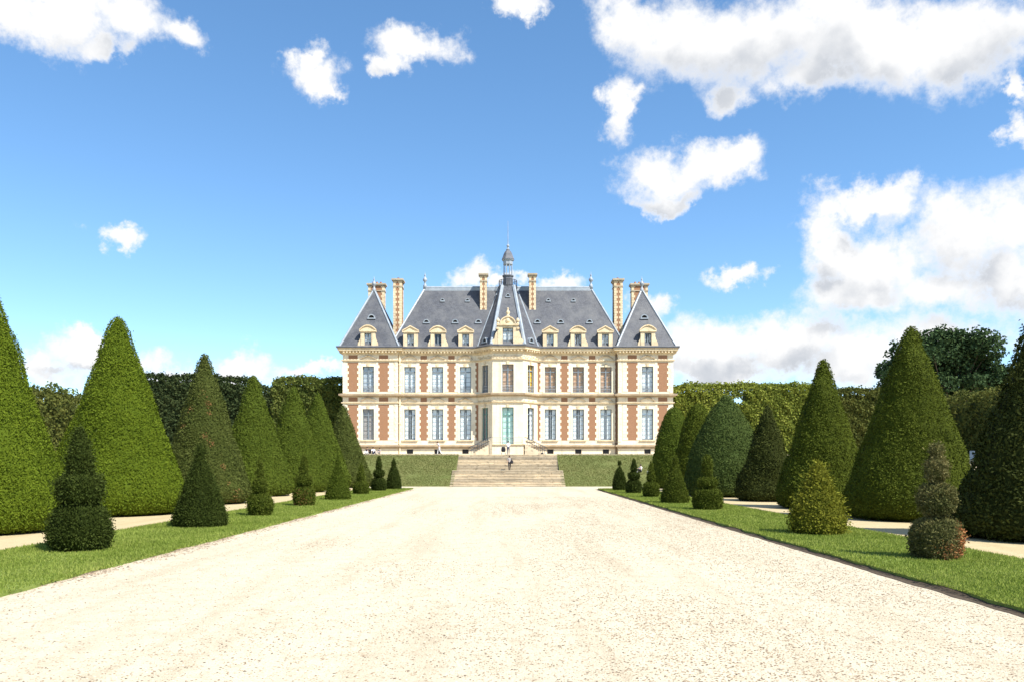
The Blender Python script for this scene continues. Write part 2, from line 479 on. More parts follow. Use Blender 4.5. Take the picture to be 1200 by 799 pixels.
# ------------------------------------------------------------------ mesh helpers
class MB:
    """collects faces; build() links them as ONE mesh object"""
    def __init__(self):
        self.v = []
        self.f = []

    def poly(self, pts):
        i = len(self.v)
        self.v += [tuple(p) for p in pts]
        self.f.append(tuple(range(i, i + len(pts))))

    def hexa(self, p):
        """8 corners: bottom 4 (ccw from above) then top 4"""
        i = len(self.v)
        self.v += [tuple(q) for q in p]
        for a in ((3, 2, 1, 0), (4, 5, 6, 7), (0, 1, 5, 4), (1, 2, 6, 5), (2, 3, 7, 6), (3, 0, 4, 7)):
            self.f.append(tuple(i + k for k in a))

    def box(self, x0, x1, y0, y1, z0, z1):
        self.hexa([(x0, y0, z0), (x1, y0, z0), (x1, y1, z0), (x0, y1, z0), (x0, y0, z1), (x1, y0, z1), (x1, y1, z1), (x0, y1, z1)])

    def fbox(self, fr, u0, u1, w0, w1, z0, z1):
        """box in a facade frame: u along, w outward, z up"""
        P = fr.p
        self.hexa([P(u0, w1, z0), P(u1, w1, z0), P(u1, w0, z0), P(u0, w0, z0), P(u0, w1, z1), P(u1, w1, z1), P(u1, w0, z1), P(u0, w0, z1)])

    def fprism(self, fr, pts, w0, w1):
        """polygon (u,z) ccw seen from outside, extruded from w0 to w1 outward"""
        n = len(pts)
        i = len(self.v)
        self.v += [fr.p(u, w1, z) for u, z in pts] + [fr.p(u, w0, z) for u, z in pts]
        self.f.append(tuple(range(i, i + n)))
        self.f.append(tuple(range(i + 2 * n - 1, i + n - 1, -1)))
        for k in range(n):
            j = (k + 1) % n
            self.f.append((i + k, i + n + k, i + n + j, i + j))

    def lathe(self, c, prof, n=12, cap=True, sx=1.0, sy=1.0, a0=0.0):
        """prof: list of (r,z) bottom to top"""
        i = len(self.v)
        for r, z in prof:
            for k in range(n):
                a = a0 + 2 * math.pi * k / n
                self.v.append((c[0] + r * sx * math.cos(a), c[1] + r * sy * math.sin(a), c[2] + z))
        for j in range(len(prof) - 1):
            for k in range(n):
                k2 = (k + 1) % n
                self.f.append((i + j * n + k, i + j * n + k2, i + (j + 1) * n + k2, i + (j + 1) * n + k))
        if cap:
            self.f.append(tuple(i + k for k in reversed(range(n))))
            m = i + (len(prof) - 1) * n
            self.f.append(tuple(m + k for k in range(n)))

    def tube(self, pts, rad, n=6):
        pts = [Vector(p) for p in pts]
        if not isinstance(rad, (list, tuple)):
            rad = [rad] * len(pts)
        i = len(self.v)
        for q, p in enumerate(pts):
            d = (pts[min(q + 1, len(pts) - 1)] - pts[max(q - 1, 0)]).normalized()
            a = d.cross(Vector((0.13, 0.21, 1)) if abs(d.z) < 0.95 else Vector((1, 0.1, 0))).normalized()
            b = d.cross(a)
            for k in range(n):
                t = 2 * math.pi * k / n
                self.v.append(tuple(p + (a * math.cos(t) + b * math.sin(t)) * rad[q]))
        for q in range(len(pts) - 1):
            for k in range(n):
                k2 = (k + 1) % n
                self.f.append((i + q * n + k, i + (q + 1) * n + k, i + (q + 1) * n + k2, i + q * n + k2))
        self.f.append(tuple(i + k for k in range(n)))
        m = i + (len(pts) - 1) * n
        self.f.append(tuple(m + k for k in reversed(range(n))))

    def sweep(self, path, prof, closed=False):
        """profile (w,z) swept along a 2d path; w points to the right of travel (outward)"""
        P = [Vector(p) for p in path]
        n = len(P)
        offs = []
        for k in range(n):
            ns = []
            if k > 0:
                d = (P[k] - P[k - 1]).normalized()
                ns.append(Vector((d.y, -d.x)))
            if k < n - 1:
                d = (P[k + 1] - P[k]).normalized()
                ns.append(Vector((d.y, -d.x)))
            if len(ns) == 1:
                offs.append(ns[0])
            else:
                s = ns[0] + ns[1]
                offs.append(s / (1 + ns[0].dot(ns[1])))
        m = len(prof)
        i = len(self.v)
        for k in range(n):
            for w, z in prof:
                q = P[k] + offs[k] * w
                self.v.append((q.x, q.y, z))
        for k in range(n - 1):
            for j in range(m):
                j2 = (j + 1) % m
                self.f.append((i + k * m + j, i + k * m + j2, i + (k + 1) * m + j2, i + (k + 1) * m + j))
        self.f.append(tuple(i + j for j in reversed(range(m))))
        self.f.append(tuple(i + (n - 1) * m + j for j in range(m)))

    def mesh(self, name, mat):
        me = bpy.data.meshes.new(name)
        me.from_pydata(self.v, [], self.f)
        me.materials.append(M[mat])
        return me

    def build(self, name, mat, parent=None, smooth=False):
        me = self.mesh(name, mat)
        o = bpy.data.objects.new(name, me)
        C.objects.link(o)
        o.parent = parent
        if smooth:
            me.polygons.foreach_set('use_smooth', [True] * len(me.polygons))
        return o


class Frame:
    """a facade plane: origin (x,y), unit direction along the wall; outward is to the right of travel"""
    def __init__(self, ox, oy, dx=1.0, dy=0.0):
        l = math.hypot(dx, dy)
        self.o = (ox, oy)
        self.d = (dx / l, dy / l)
        self.nrm = (dy / l, -dx / l)

    def p(self, u, w, z):
        return (self.o[0] + self.d[0] * u + self.nrm[0] * w, self.o[1] + self.d[1] * u + self.nrm[1] * w, z)


def empty(name, loc, rz=0.0):
    o = bpy.data.objects.new(name, None)
    C.objects.link(o)
    o.location = loc
    o.rotation_euler = (0, 0, rz)
    o.empty_display_size = 0.5
    return o


def tag(o, label=None, cat=None, group=None, kind=None):
    if label:
        o['label'] = label
    if cat:
        o['category'] = cat
    if group:
        o['group'] = group
    if kind:
        o['kind'] = kind
    return o


def np_mesh(name, verts, quads, mat, parent=None, tint=None, dead=None, tris=None):
    """fast mesh from numpy arrays (quads Nx4 and/or tris Nx3)"""
    me = bpy.data.meshes.new(name)
    nv = len(verts)
    me.vertices.add(nv)
    me.vertices.foreach_set('co', np.ascontiguousarray(verts, dtype=np.float32).ravel())
    idx, starts, tot = [], [], 0
    if quads is not None and len(quads):
        idx.append(np.asarray(quads, dtype=np.int32).ravel())
        starts.append(np.arange(len(quads), dtype=np.int32) * 4)
        tot = len(quads) * 4
    if tris is not None and len(tris):
        idx.append(np.asarray(tris, dtype=np.int32).ravel())
        starts.append(tot + np.arange(len(tris), dtype=np.int32) * 3)
    idx = np.concatenate(idx)
    starts = np.concatenate(starts)
    me.loops.add(len(idx))
    me.loops.foreach_set('vertex_index', idx)
    me.polygons.add(len(starts))
    me.polygons.foreach_set('loop_start', starts)
    me.update(calc_edges=True)
    me.validate()
    if tint is not None:
        a = me.attributes.new('tint', 'FLOAT', 'POINT')
        a.data.foreach_set('value', np.ascontiguousarray(tint, dtype=np.float32))
    if dead is not None:
        a = me.attributes.new('dead', 'FLOAT', 'POINT')
        a.data.foreach_set('value', np.ascontiguousarray(dead, dtype=np.float32))
    me.materials.append(M[mat])
    o = bpy.data.objects.new(name, me)
    C.objects.link(o)
    o.parent = parent
    return o


def unit(a):
    return a / np.maximum(np.linalg.norm(a, axis=1, keepdims=True), 1e-9)


def sprays(P, Nn, L, Wd, rng, out=0.5, up=0.25, jit=0.6):
    """one diamond-shaped spray of leaves per point: returns verts (4N) and quads"""
    n = len(P)
    rt = rng.normal(size=(n, 3))
    tang = unit(rt - (rt * Nn).sum(1, keepdims=True) * Nn)
    d = unit(tang * 0.8 + Nn * (out + rng.uniform(-0.25, 0.35, (n, 1))) + np.array([0, 0, up]))
    fn = unit(Nn + rng.normal(size=(n, 3)) * jit)
    s = unit(np.cross(d, fn))
    L = np.asarray(L).reshape(-1, 1) * rng.uniform(0.65, 1.35, (n, 1))
    Wd = np.asarray(Wd).reshape(-1, 1) * rng.uniform(0.7, 1.3, (n, 1))
    V = np.empty((n, 4, 3))
    V[:, 0] = P - d * L * 0.25
    V[:, 1] = P + d * L * 0.3 + s * Wd
    V[:, 2] = P + d * L * 0.75
    V[:, 3] = P + d * L * 0.3 - s * Wd
    return V.reshape(-1, 3), np.arange(4 * n).reshape(n, 4)


# ------------------------------------------------------------------ the setting
def sheet(name, x0, x1, y0, y1, z, mat, nx=1, ny=1):
    mb = MB()
    for i in range(nx):
        for j in range(ny):
            xa, xb = x0 + (x1 - x0) * i / nx, x0 + (x1 - x0) * (i + 1) / nx
            ya, yb = y0 + (y1 - y0) * j / ny, y0 + (y1 - y0) * (j + 1) / ny
            mb.poly([(xa, ya, z), (xb, ya, z), (xb, yb, z), (xa, yb, z)])
    return mb.build(name, mat)


LAWN_L = (-13.75, -9.2, -8.0, 79.3)
LAWN_R = (8.25, 12.4, -8.0, 76.8)
Y_BANK, Y_TERR, Z_TERR = 86.5, 96.0, 3.5
Z_SIDE = 2.7

tag(sheet('ground', -4000, 4000, -1500, 6500, -0.02, 'far_ground'), kind='structure')
tag(sheet('gravel_alley', -26, 26, -40, 87.0, 0.0, 'gravel'), kind='structure')
tag(sheet('path_left', -26, -13.6, -40, 80.0, 0.004, 'path_gravel'), kind='structure')
tag(sheet('path_right', 12.3, 26, -40, 78.0, 0.004, 'path_gravel'), kind='structure')

# raised ground beyond the cones on both sides
for nm, s in (('side_slope_left', -1), ('side_slope_right', 1)):
    mb = MB()
    a = [(s * 23.5, -0.05), (s * 36, Z_SIDE), (s * 150, Z_SIDE), (s * 150, -0.05)]
    if s > 0:
        a = a[::-1]
    n = 4
    i = 0
    for (x, z) in a:
        mb.v.append((x, -60, z))
    for (x, z) in a:
        mb.v.append((x, 130, z))
    for k in range(n):
        j = (k + 1) % n
        mb.f.append((k, j, n + j, n + k))
    mb.f.append((3, 2, 1, 0))
    mb.f.append((4, 5, 6, 7))
    tag(mb.build(nm, 'slope_gravel'), kind='structure')

# terrace
mb = MB()
mb.box(-62, 62, Y_TERR, 175, -0.05, Z_TERR)
tag(mb.build('terrace', 'slope_gravel'), kind='structure')

# grass banks left and right of the stairs
rng = np.random.default_rng(11)
STX = -0.2
for nm, s in (('grass_bank_left', -1), ('grass_bank_right', 1)):
    xa, xb = (-60, STX - 5.75) if s < 0 else (STX + 5.75, 60)
    mb = MB()
    nx, ny = 90, 14
    for j in range(ny + 1):
        t = j / ny
        y = Y_BANK + (Y_TERR + 0.35 - Y_BANK) * t
        z = (Z_TERR + 0.03) * (t ** 0.92 if t < 0.9 else min(1.0, t ** 0.92))
        for i in range(nx + 1):
            x = xa + (xb - xa) * i / nx
            edge = min(1, 4 * t, 6 * (1 - t) + 0.1)
            mb.v.append((x, y, z + 0.07 * edge * mnoise.noise((x * 0.35, y * 0.5, 3.1)) + (0 if 0 < j else -0.03)))
    for j in range(ny):
        for i in range(nx):
            q = j * (nx + 1) + i
            mb.f.append((q, q + 1, q + nx + 2, q + nx + 1))
    # cheek towards the stairs
    ii = nx if s < 0 else 0
    col = [mb.v[j * (nx + 1) + ii] for j in range(ny + 1)]
    mb.poly([(c[0], c[1], c[2]) for c in col] + [(col[-1][0], col[-1][1], -0.1), (col[0][0], col[0][1], -0.1)])
    ob = mb.build(nm, 'bank_grass', smooth=False)
    tag(ob, kind='structure')
    # short dry grass standing on the bank
    n = 42000
    x = rng.uniform(-32 if s < 0 else STX + 5.8, STX - 5.8 if s < 0 else 32, n)
    t = rng.uniform(0, 1, n)
    y = Y_BANK + (Y_TERR + 0.35 - Y_BANK) * t
    z = (Z_TERR + 0.03) * t ** 0.92 + 0.02
    P = np.stack([x, y, z], 1)
    d = unit(np.stack([rng.normal(0, 0.7, n), rng.normal(-0.2, 0.5, n), np.ones(n)], 1))
    sdv = unit(np.stack([rng.normal(0, 1, n), rng.normal(0, 0.3, n), np.zeros(n)], 1))
    h = rng.uniform(0.02, 0.07, (n, 1))
    V = np.stack([P - sdv * 0.045, P + sdv * 0.045, P + d * h], 1).reshape(-1, 3)
    o = np_mesh('bank_grass_tufts', V, None, 'bank_blade', tris=np.arange(3 * n).reshape(n, 3), tint=np.repeat(rng.uniform(0.1, 0.9, n), 3))
    tag(o, 'short dry olive grass on the bank below the shuttered window' if s < 0 else 'short dry olive grass on the bank where one visitor sits mid-slope', 'grass', kind='stuff')


# lawn strips: slightly raised slabs with an uneven cut edge
def lawn(name, x0, x1, y0, y1, h, inner_right):
    mb = MB()
    ny = 300
    rows = []
    for j in range(ny + 1):
        y = y0 + (y1 - y0) * j / ny
        w0 = 0.16 * mnoise.noise((y * 0.8, 1.7, x0)) + 0.05 * mnoise.noise((y * 3.1, 4.7, x0))
        w1 = 0.16 * mnoise.noise((y * 0.8, 9.7, x1)) + 0.05 * mnoise.noise((y * 3.1, 7.7, x1))
        end = max(0.0, (y - (y1 - 1.2)) / 1.2)
        rows.append((x0 + w0 + end * end * (0.4 if inner_right else 1.6), x1 + w1 - end * end * (1.6 if inner_right else 0.4), y))
    nx = 8
    for (a, b, y) in rows:
        mb.v.append((a, y, -0.02))
        for i in range(nx + 1):
            x = a + (b - a) * i / nx
            mb.v.append((x, y, h + 0.025 * mnoise.noise((x * 0.6, y * 0.4, 2.0))))
        mb.v.append((b, y, -0.02))
    m = nx + 3
    for j in range(ny):
        for i in range(m - 1):
            q = j * m + i
            mb.f.append((q, q + 1, q + m + 1, q + m))
    mb.poly([mb.v[ny * m + i] for i in reversed(range(m))])
    o = mb.build(name, 'lawn')
    return tag(o, kind='structure')


lawn('lawn_left', *LAWN_L, 0.05, False)
lawn('lawn_right', *LAWN_R, 0.09, True)


def grass(name, x0, x1, ya, yb, z, n, label, hh=(0.03, 0.075), bw=0.012):
    u = rng.uniform(0, 1, n)
    y = ya * (yb / ya) ** u                      # denser near by
    x = rng.uniform(x0, x1, n)
    P = np.stack([x, y, np.full(n, z)], 1)
    d = unit(np.stack([rng.normal(0, 0.45, n), rng.normal(0, 0.45, n), np.ones(n)], 1))
    a = rng.uniform(0, 2 * np.pi, n)
    k = np.sqrt(y / 14.0)[:, None]
    sv = np.stack([np.cos(a), np.sin(a), np.zeros(n)], 1) * bw * k
    h = rng.uniform(*hh, (n, 1)) * np.minimum(k, 1.6)
    V = np.stack([P - sv, P + sv, P + d * h], 1).reshape(-1, 3)
    o = np_mesh(name, V, None, 'grass_blade', tris=np.arange(3 * n).reshape(n, 3), tint=np.repeat(rng.uniform(0.0, 1.0, n), 3))
    tag(o, label, 'grass', kind='stuff')


grass('lawn_grass', -13.8, -9.15, 10.0, 78.5, 0.045, 170000, 'mown bright green grass of the lawn strip without a cut soil edge')
grass('lawn_grass', 8.2, 12.45, 10.0, 76.0, 0.085, 170000, 'mown bright green grass of the lawn strip with a dark soil edge')

# dark soil edge along the right lawn
mb = MB()
ny = 260
pr = []
for j in range(ny + 1):
    y = -8 + 84.6 * j / ny
    w = 0.05 * mnoise.noise((y * 1.3, 5.5, 0)) + 0.03 * mnoise.noise((y * 5, 2.5, 0))
    pr.append([(7.97 + w, y, -0.01), (8.02 + w, y, 0.008 + 0.01 * mnoise.noise((y * 6, 0, 0))), (8.14 + w * 0.5, y, 0.006 + 0.012 * mnoise.noise((y * 7, 3, 0))), (8.34, y, 0.05)])
for r_ in pr:
    mb.v += r_
for j in range(ny):
    for i in range(3):
        q = j * 4 + i
        mb.f.append((q, q + 1, q + 5, q + 4))
tag(mb.build('soil_edge', 'soil'), kind='structure')


# pebbles on the gravel, real stones near the camera
def pebbles(name, n, xr, yr, size, tints, label, dens=None):
    base = np.array([[1, 0, 0], [0, 1, 0], [-1, 0, 0], [0, -1, 0], [0, 0, 0.75], [0, 0, -0.4]], float)
    tri = np.array([[0, 1, 4], [1, 2, 4], [2, 3, 4], [3, 0, 4]])
    u = rng.uniform(0, 1, n)
    y = yr[0] * (yr[1] / yr[0]) ** u
    x = rng.uniform(xr[0], xr[1], n)
    if dens is not None:
        keep = rng.uniform(0, 1, n) < dens(x, y)
        x, y = x[keep], y[keep]
        n = len(x)
    a = rng.uniform(0, 2 * np.pi, n)
    s = rng.uniform(size[0], size[1], n) * np.sqrt(y / 9.0) ** 0.6
    sx = s * rng.uniform(0.7, 1.5, n)
    sz = s * rng.uniform(0.35, 0.8, n)
    B = base[None] * np.stack([sx, s, sz], 1)[:, None, :]
    B = B * rng.uniform(0.8, 1.2, B.shape)
    ca, sa = np.cos(a)[:, None], np.sin(a)[:, None]
    X = B[:, :, 0] * ca - B[:, :, 1] * sa + x[:, None]
    Y = B[:, :, 0] * sa + B[:, :, 1] * ca + y[:, None]
    Z = B[:, :, 2] + 0.002
    V = np.stack([X, Y, Z], 2).reshape(-1, 3)
    T = (tri[None] + (np.arange(n) * 6)[:, None, None]).reshape(-1, 3)
    t = rng.choice(tints, n) + rng.normal(0, 0.05, n)
    o = np_mesh(name, V, None, 'pebble', tris=T, tint=np.repeat(np.clip(t, 0, 1), 6))
    tag(o, label, 'gravel', kind='stuff')


def worn(x, y):
    v = np.array([mnoise.noise((a * 0.35, b * 0.18, 4.4)) for a, b in zip(x, y)])
    return np.clip(0.30 + 1.0 * v + 0.075 * x, 0.08, 1.0)


pebbles('gravel_stones', 60000, (-9.4, 7.95), (7.5, 34), (0.006, 0.016), [0.85, 0.75, 0.9, 0.6, 0.4], 'loose pale cream pebbles strewn over the wide gravel alley')
pebbles('gravel_stones', 95000, (-9.4, 7.95), (7.5, 60), (0.007, 0.018), [0.05, 0.2, 0.25, 0.35], 'scattered darker brown stones and bits of leaf on the gravel alley', worn)
pebbles('leaf_litter', 45000, (-9.5, -8.3), (11, 76), (0.012, 0.03), [0.1, 0.2, 0.3, 0.45], 'brown leaf litter along the edge of the lawn strip',
        lambda x, y: np.clip((-8.3 - x) / 1.1, 0, 1) ** 2.5 * np.clip(0.4 + np.array([mnoise.noise((0.0, b * 0.4, 8.8)) for b in y]), 0.05, 1))

# ------------------------------------------------------------------ stone stairs up to the terrace
st = empty('garden_stairs', (STX, Y_BANK, 0))
tag(st, 'wide weathered stone stairs rising through the grass bank to the terrace', 'stairs')


def slab_step(hw, y0, y1, z0, z1):
    mb = MB()
    x = -hw
    while x < hw - 0.01:
        w = random.uniform(1.1, 2.3)
        x2 = min(hw, x + w)
        if hw - x2 < 0.6:
            x2 = hw
        dz, dy = random.uniform(-0.012, 0.010), random.uniform(-0.02, 0.02)
        dz2 = dz + random.uniform(-0.012, 0.012)
        for ya, yb, za, zb, zc in ((y0 + dy + 0.055, y1, z0, z1 + dz - 0.055, z1 + dz2 - 0.055), (y0 + dy, y1, z1 + min(dz, dz2) - 0.054, z1 + dz, z1 + dz2)):
            mb.hexa([(x + 0.01, ya, za), (x2 - 0.01, ya, za), (x2 - 0.01, yb, za), (x + 0.01, yb, za),
                     (x + 0.01, ya, zb), (x2 - 0.01, ya, zc), (x2 - 0.01, yb, zc), (x + 0.01, yb, zb)])
        x = x2
    return mb


nlow, nup = 10, 11
z_land = 1.66
for k in range(nlow):
    z = z_land * (k + 1) / nlow
    y = 0.42 * k
    y1 = y + 0.60 if k < nlow - 1 else y + 2.2
    slab_step(6.12, y, y1, -0.04 if k == 0 else z - 0.30, z).build('step', random.choice(['limestone_weathered_or_shaded', 'step_stone', 'step_stone']), st)
ys = 0.42 * (nlow - 1) + 1.6
for k in range(nup):
    z = z_land + (Z_TERR + 0.012 - z_land) * (k + 1) / nup
    y = ys + 0.40 * k
    y1 = y + 0.58 if k < nup - 1 else y + 0.9
    slab_step(5.74, y, y1, z - 0.32, z).build('step', random.choice(['limestone_weathered_or_shaded', 'step_stone', 'step_stone']), st)

# ------------------------------------------------------------------ the chateau
CH = empty('chateau', (-0.2, 108.0, Z_TERR))
tag(CH, 'brick and cream stone chateau with steep slate roofs and a small lantern on top', 'building')

EAVE = 14.1
PAV_Y = -0.6
XJ, XF, YF = 3.9, 2.0, -2.2            # central bay: where it leaves the wall, half its front, how far it stands out
XP0, XP1 = 14.45, 21.65                # corner pavilions
DEPTH = 9.4
F_MAIN_L = Frame(-XP0, 0)
F_MAIN_R = Frame(XJ, 0)
F_PAV_L = Frame(-XP1, PAV_Y)
F_PAV_R = Frame(XP0, PAV_Y)
F_CANT_L = Frame(-XJ, 0, XJ - XF, YF)
F_FRONT = Frame(-XF, YF)
F_CANT_R = Frame(XF, YF, XJ - XF, -YF)
CL = math.hypot(XJ - XF, YF)
U0, U1 = 8.25, 11.65                   # upper windows
L0_, L1_ = 2.05, 6.08                  # lower windows
B0, B1 = 0.22, 0.82                    # basement windows
WW = 0.75                              # half width
REV = 0.22


def wall(fr, length, holes, name='wall', mat='limestone', z0=0.0, z1=EAVE - 0.2):
    """front face of a wall with real openings and their reveals"""
    mb = MB()
    us = sorted({0.0, length, *[h[0] for h in holes], *[h[1] for h in holes]})
    zs = sorted({z0, z1, *[h[2] for h in holes], *[h[3] for h in holes]})
    for i in range(len(us) - 1):
        for j in range(len(zs) - 1):
            uc, zc = (us[i] + us[i + 1]) / 2, (zs[j] + zs[j + 1]) / 2
            if any(h[0] < uc < h[1] and h[2] < zc < h[3] for h in holes):
                continue
            mb.poly([fr.p(us[i], 0, zs[j]), fr.p(us[i + 1], 0, zs[j]), fr.p(us[i + 1], 0, zs[j + 1]), fr.p(us[i], 0, zs[j + 1])])
    for a, b, c, d in holes:
        q = [(a, c), (b, c), (b, d), (a, d)]
        for k in range(4):
            (u1, w1), (u2, w2) = q[k], q[(k + 1) % 4]
            mb.poly([fr.p(u1, 0, w1), fr.p(u1, -REV - 0.25, w1), fr.p(u2, -REV - 0.25, w2), fr.p(u2, 0, w2)])
    return mb.build(name, mat, CH)


def window(fr, uc, z0, z1, hw=WW, fill='curtain', paint='window_paint', transom=True, rows=4, rail=False, parent=CH, rev=REV, open_=False, name='window'):
    """a French casement: frame bars > pane, curtain, railing"""
    W0 = -rev
    f = MB()
    t = 0.085
    f.fbox(fr, uc - hw, uc - hw + t, W0 - 0.06, W0 + 0.03, z0, z1)
    f.fbox(fr, uc + hw - t, uc + hw, W0 - 0.06, W0 + 0.03, z0, z1)
    f.fbox(fr, uc - hw + t, uc + hw - t, W0 - 0.06, W0 + 0.03, z0, z0 + 0.14)
    f.fbox(fr, uc - hw + t, uc + hw - t, W0 - 0.06, W0 + 0.03, z1 - t, z1)
    ztr = z0 + (z1 - z0) * 0.80 if transom else z1 - t
    if transom:
        f.fbox(fr, uc - hw + t, uc + hw - t, W0 - 0.055, W0 + 0.05, ztr - 0.06, ztr + 0.06)
    f.fbox(fr, uc - 0.075, uc + 0.075, W0 - 0.05, W0 + 0.045, z0 + 0.14, z1 - t)
    for k in range(1, rows):
        zz = z0 + 0.14 + (ztr - 0.06 - z0 - 0.14) * k / rows
        f.fbox(fr, uc - hw + t, uc - 0.075, W0 - 0.03, W0 + 0.015, zz - 0.02, zz + 0.02)
        f.fbox(fr, uc + 0.075, uc + hw - t, W0 - 0.03, W0 + 0.015, zz - 0.02, zz + 0.02)
    w = f.build(name, paint, parent)
    for a, b in ((uc - hw + t, uc - 0.075), (uc + 0.075, uc + hw - t)):
        g = MB()
        tl = random.uniform(-0.012, 0.012)
        g.poly([fr.p(a, W0 - 0.012 + tl, z0 + 0.14), fr.p(b, W0 - 0.012 - tl, z0 + 0.14), fr.p(b, W0 - 0.012 - tl, z1 - t), fr.p(a, W0 - 0.012 + tl, z1 - t)])
        g.build('pane', 'glass', w)
    c = MB()
    if fill == 'curtain' and random.random() < 0.12:
        fill = 'curtain_grey'
    if fill in ('curtain', 'curtain_green', 'curtain_grey'):
        # two gathered curtains with folds
        gap = random.choice((0.03, 0.05, 0.08, 0.14, 0.22))
        n = 14
        for a, b in ((uc - hw, uc - gap), (uc + gap, uc + hw)):
            for k in range(n):
                u0, u1 = a + (b - a) * k / n, a + (b - a) * (k + 1) / n
                w0, w1 = W0 - 0.13 + 0.03 * (k % 2), W0 - 0.13 + 0.03 * ((k + 1) % 2)
                c.poly([fr.p(u0, w0, z0), fr.p(u1, w1, z0), fr.p(u1, w1, z1), fr.p(u0, w0, z1)])
    else:
        n = 1 if fill == 'room_shade' else 10  # an open window gets one sheet with the unlit inside painted dark
        for k in range(n):
            za, zb = z0 + (z1 - z0) * k / n, z0 + (z1 - z0) * (k + 1) / n
            c.poly([fr.p(uc - hw, W0 - 0.10, za), fr.p(uc + hw, W0 - 0.10, za), fr.p(uc + hw, W0 - 0.14, zb), fr.p(uc - hw, W0 - 0.14, zb)])
    c.build('curtain' if 'curtain' in fill else 'blind_or_dark', fill, w)
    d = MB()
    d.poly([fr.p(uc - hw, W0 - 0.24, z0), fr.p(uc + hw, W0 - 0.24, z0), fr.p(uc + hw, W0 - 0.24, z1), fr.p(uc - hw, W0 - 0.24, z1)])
    d.build('interior_shade', 'room_shade', w)  # flat sheet, the darkness indoors is put into its colour
    if rail:
        r_ = MB()
        for zz in (z0 + 0.08, z0 + 0.45, z0 + 0.88):
            r_.fbox(fr, uc - hw, uc + hw, -0.10, -0.06, zz - 0.02, zz + 0.02)
        for k in range(11):
            u = uc - hw + 2 * hw * (k + 0.5) / 11
            r_.fbox(fr, u - 0.014, u + 0.014, -0.095, -0.067, z0, z0 + 0.88)
        r_.build('railing', 'iron_grey', w)
    return w


def surround(fr, uc, z0, z1, hw=WW, w=0.22, proud=0.07):
    """moulded stone frame round an opening with a keystone and a sill"""
    mb = MB()
    mb.fbox(fr, uc - hw - w, uc - hw, 0, proud, z0, z1 + w)
    mb.fbox(fr, uc + hw, uc + hw + w, 0, proud, z0, z1 + w)
    mb.fbox(fr, uc - hw, uc + hw, 0, proud, z1, z1 + w)
    o = mb.build('window_surround', 'limestone_pale', CH)
    k = MB()
    k.fprism(fr, [(uc - 0.12, z1 - 0.02), (uc + 0.12, z1 - 0.02), (uc + 0.19, z1 + 0.42), (uc - 0.19, z1 + 0.42)], 0, 0.16)
    k.build('keystone', 'limestone_trim', o)
    s = MB()
    s.fbox(fr, uc - hw - w - 0.08, uc + hw + w + 0.08, 0, 0.17, z0 - 0.16, z0)
    s.build('sill', 'limestone_trim', o)
    return o


def quoins(fr, uc, z0, z1, side, reach=(0.16, 0.0), width=0.42, h=0.40, proud=0.035):
    """chain of long and short blocks; side +1: its ragged edge looks towards +u"""
    mb = MB()
    n = max(1, round((z1 - z0) / h))
    for k in range(n):
        za, zb = z0 + (z1 - z0) * k / n, z0 + (z1 - z0) * (k + 1) / n
        r_ = reach[k % 2]
        pr_ = proud + random.uniform(-0.004, 0.004)
        a, b = (uc - width, uc + r_) if side > 0 else (uc - r_, uc + width)
        mb.fbox(fr, a, b, 0, pr_, za + 0.012, zb - 0.012)
    return tag(mb.build('quoin_chain', 'limestone_pale', CH), kind='stuff')


def brick(fr, u0, u1, z0, z1, chain=True, wl=0.42, wr=0.42):
    mb = MB()
    mb.fbox(fr, u0, u1, 0, 0.012, z0, z1)
    mb.build('brick_panel', 'brick', CH)
    if chain:
        quoins(fr, u0, z0, z1, +1, width=wl)
        quoins(fr, u1, z0, z1, -1, width=wr)


def relief_pediment(fr, uc, z, curved, hw=0.95, h=0.42):
    """shallow pediment moulding above a window"""
    mb = MB()
    pts = []
    n = 10 if curved else 2
    for k in range(n + 1):
        t = -1 + 2 * k / n
        pts.append((uc + hw * t, z + h * ((1 - t * t) if curved else (1 - abs(t)))))
    th = 0.12
    for k in range(n):
        (a, b), (c, d) = pts[k], pts[k + 1]
        mb.fprism(fr, [(a, b), (c, d), (c, d + th), (a, b + th)], 0.0, 0.22)
    mb.build('pediment', 'limestone_stained', CH)


# walls with openings ------------------------------------------------
def bays(fr, length, centers, spec):
    holes = []
    for uc in centers:
        holes += [(uc - WW, uc + WW, U0, U1), (uc - WW, uc + WW, L0_, L1_), (uc - 0.42, uc + 0.42, B0, B1)]
    wall(fr, length, holes)
    for uc, sp in zip(centers, spec):
        window(fr, uc, U0, U1, fill=sp[0], rail=True)
        window(fr, uc, L0_, L1_, fill=sp[1], rows=5)
        surround(fr, uc, U0, U1)
        surround(fr, uc, L0_, L1_)
        b = MB()
        for k in range(6):
            u = uc - 0.42 + 0.84 * (k + 0.5) / 6
            b.fbox(fr, u - 0.03, u + 0.03, -0.14, -0.09, B0, B1)
        b.fbox(fr, uc - 0.42, uc + 0.42, -0.15, -0.10, (B0 + B1) / 2 - 0.03, (B0 + B1) / 2 + 0.03)
        g = b.build('basement_window', 'iron', CH)
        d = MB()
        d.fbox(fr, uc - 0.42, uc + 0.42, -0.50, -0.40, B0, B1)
        d.build('interior_shade', 'room_shade', g)  # near-black box painted as the unlit basement


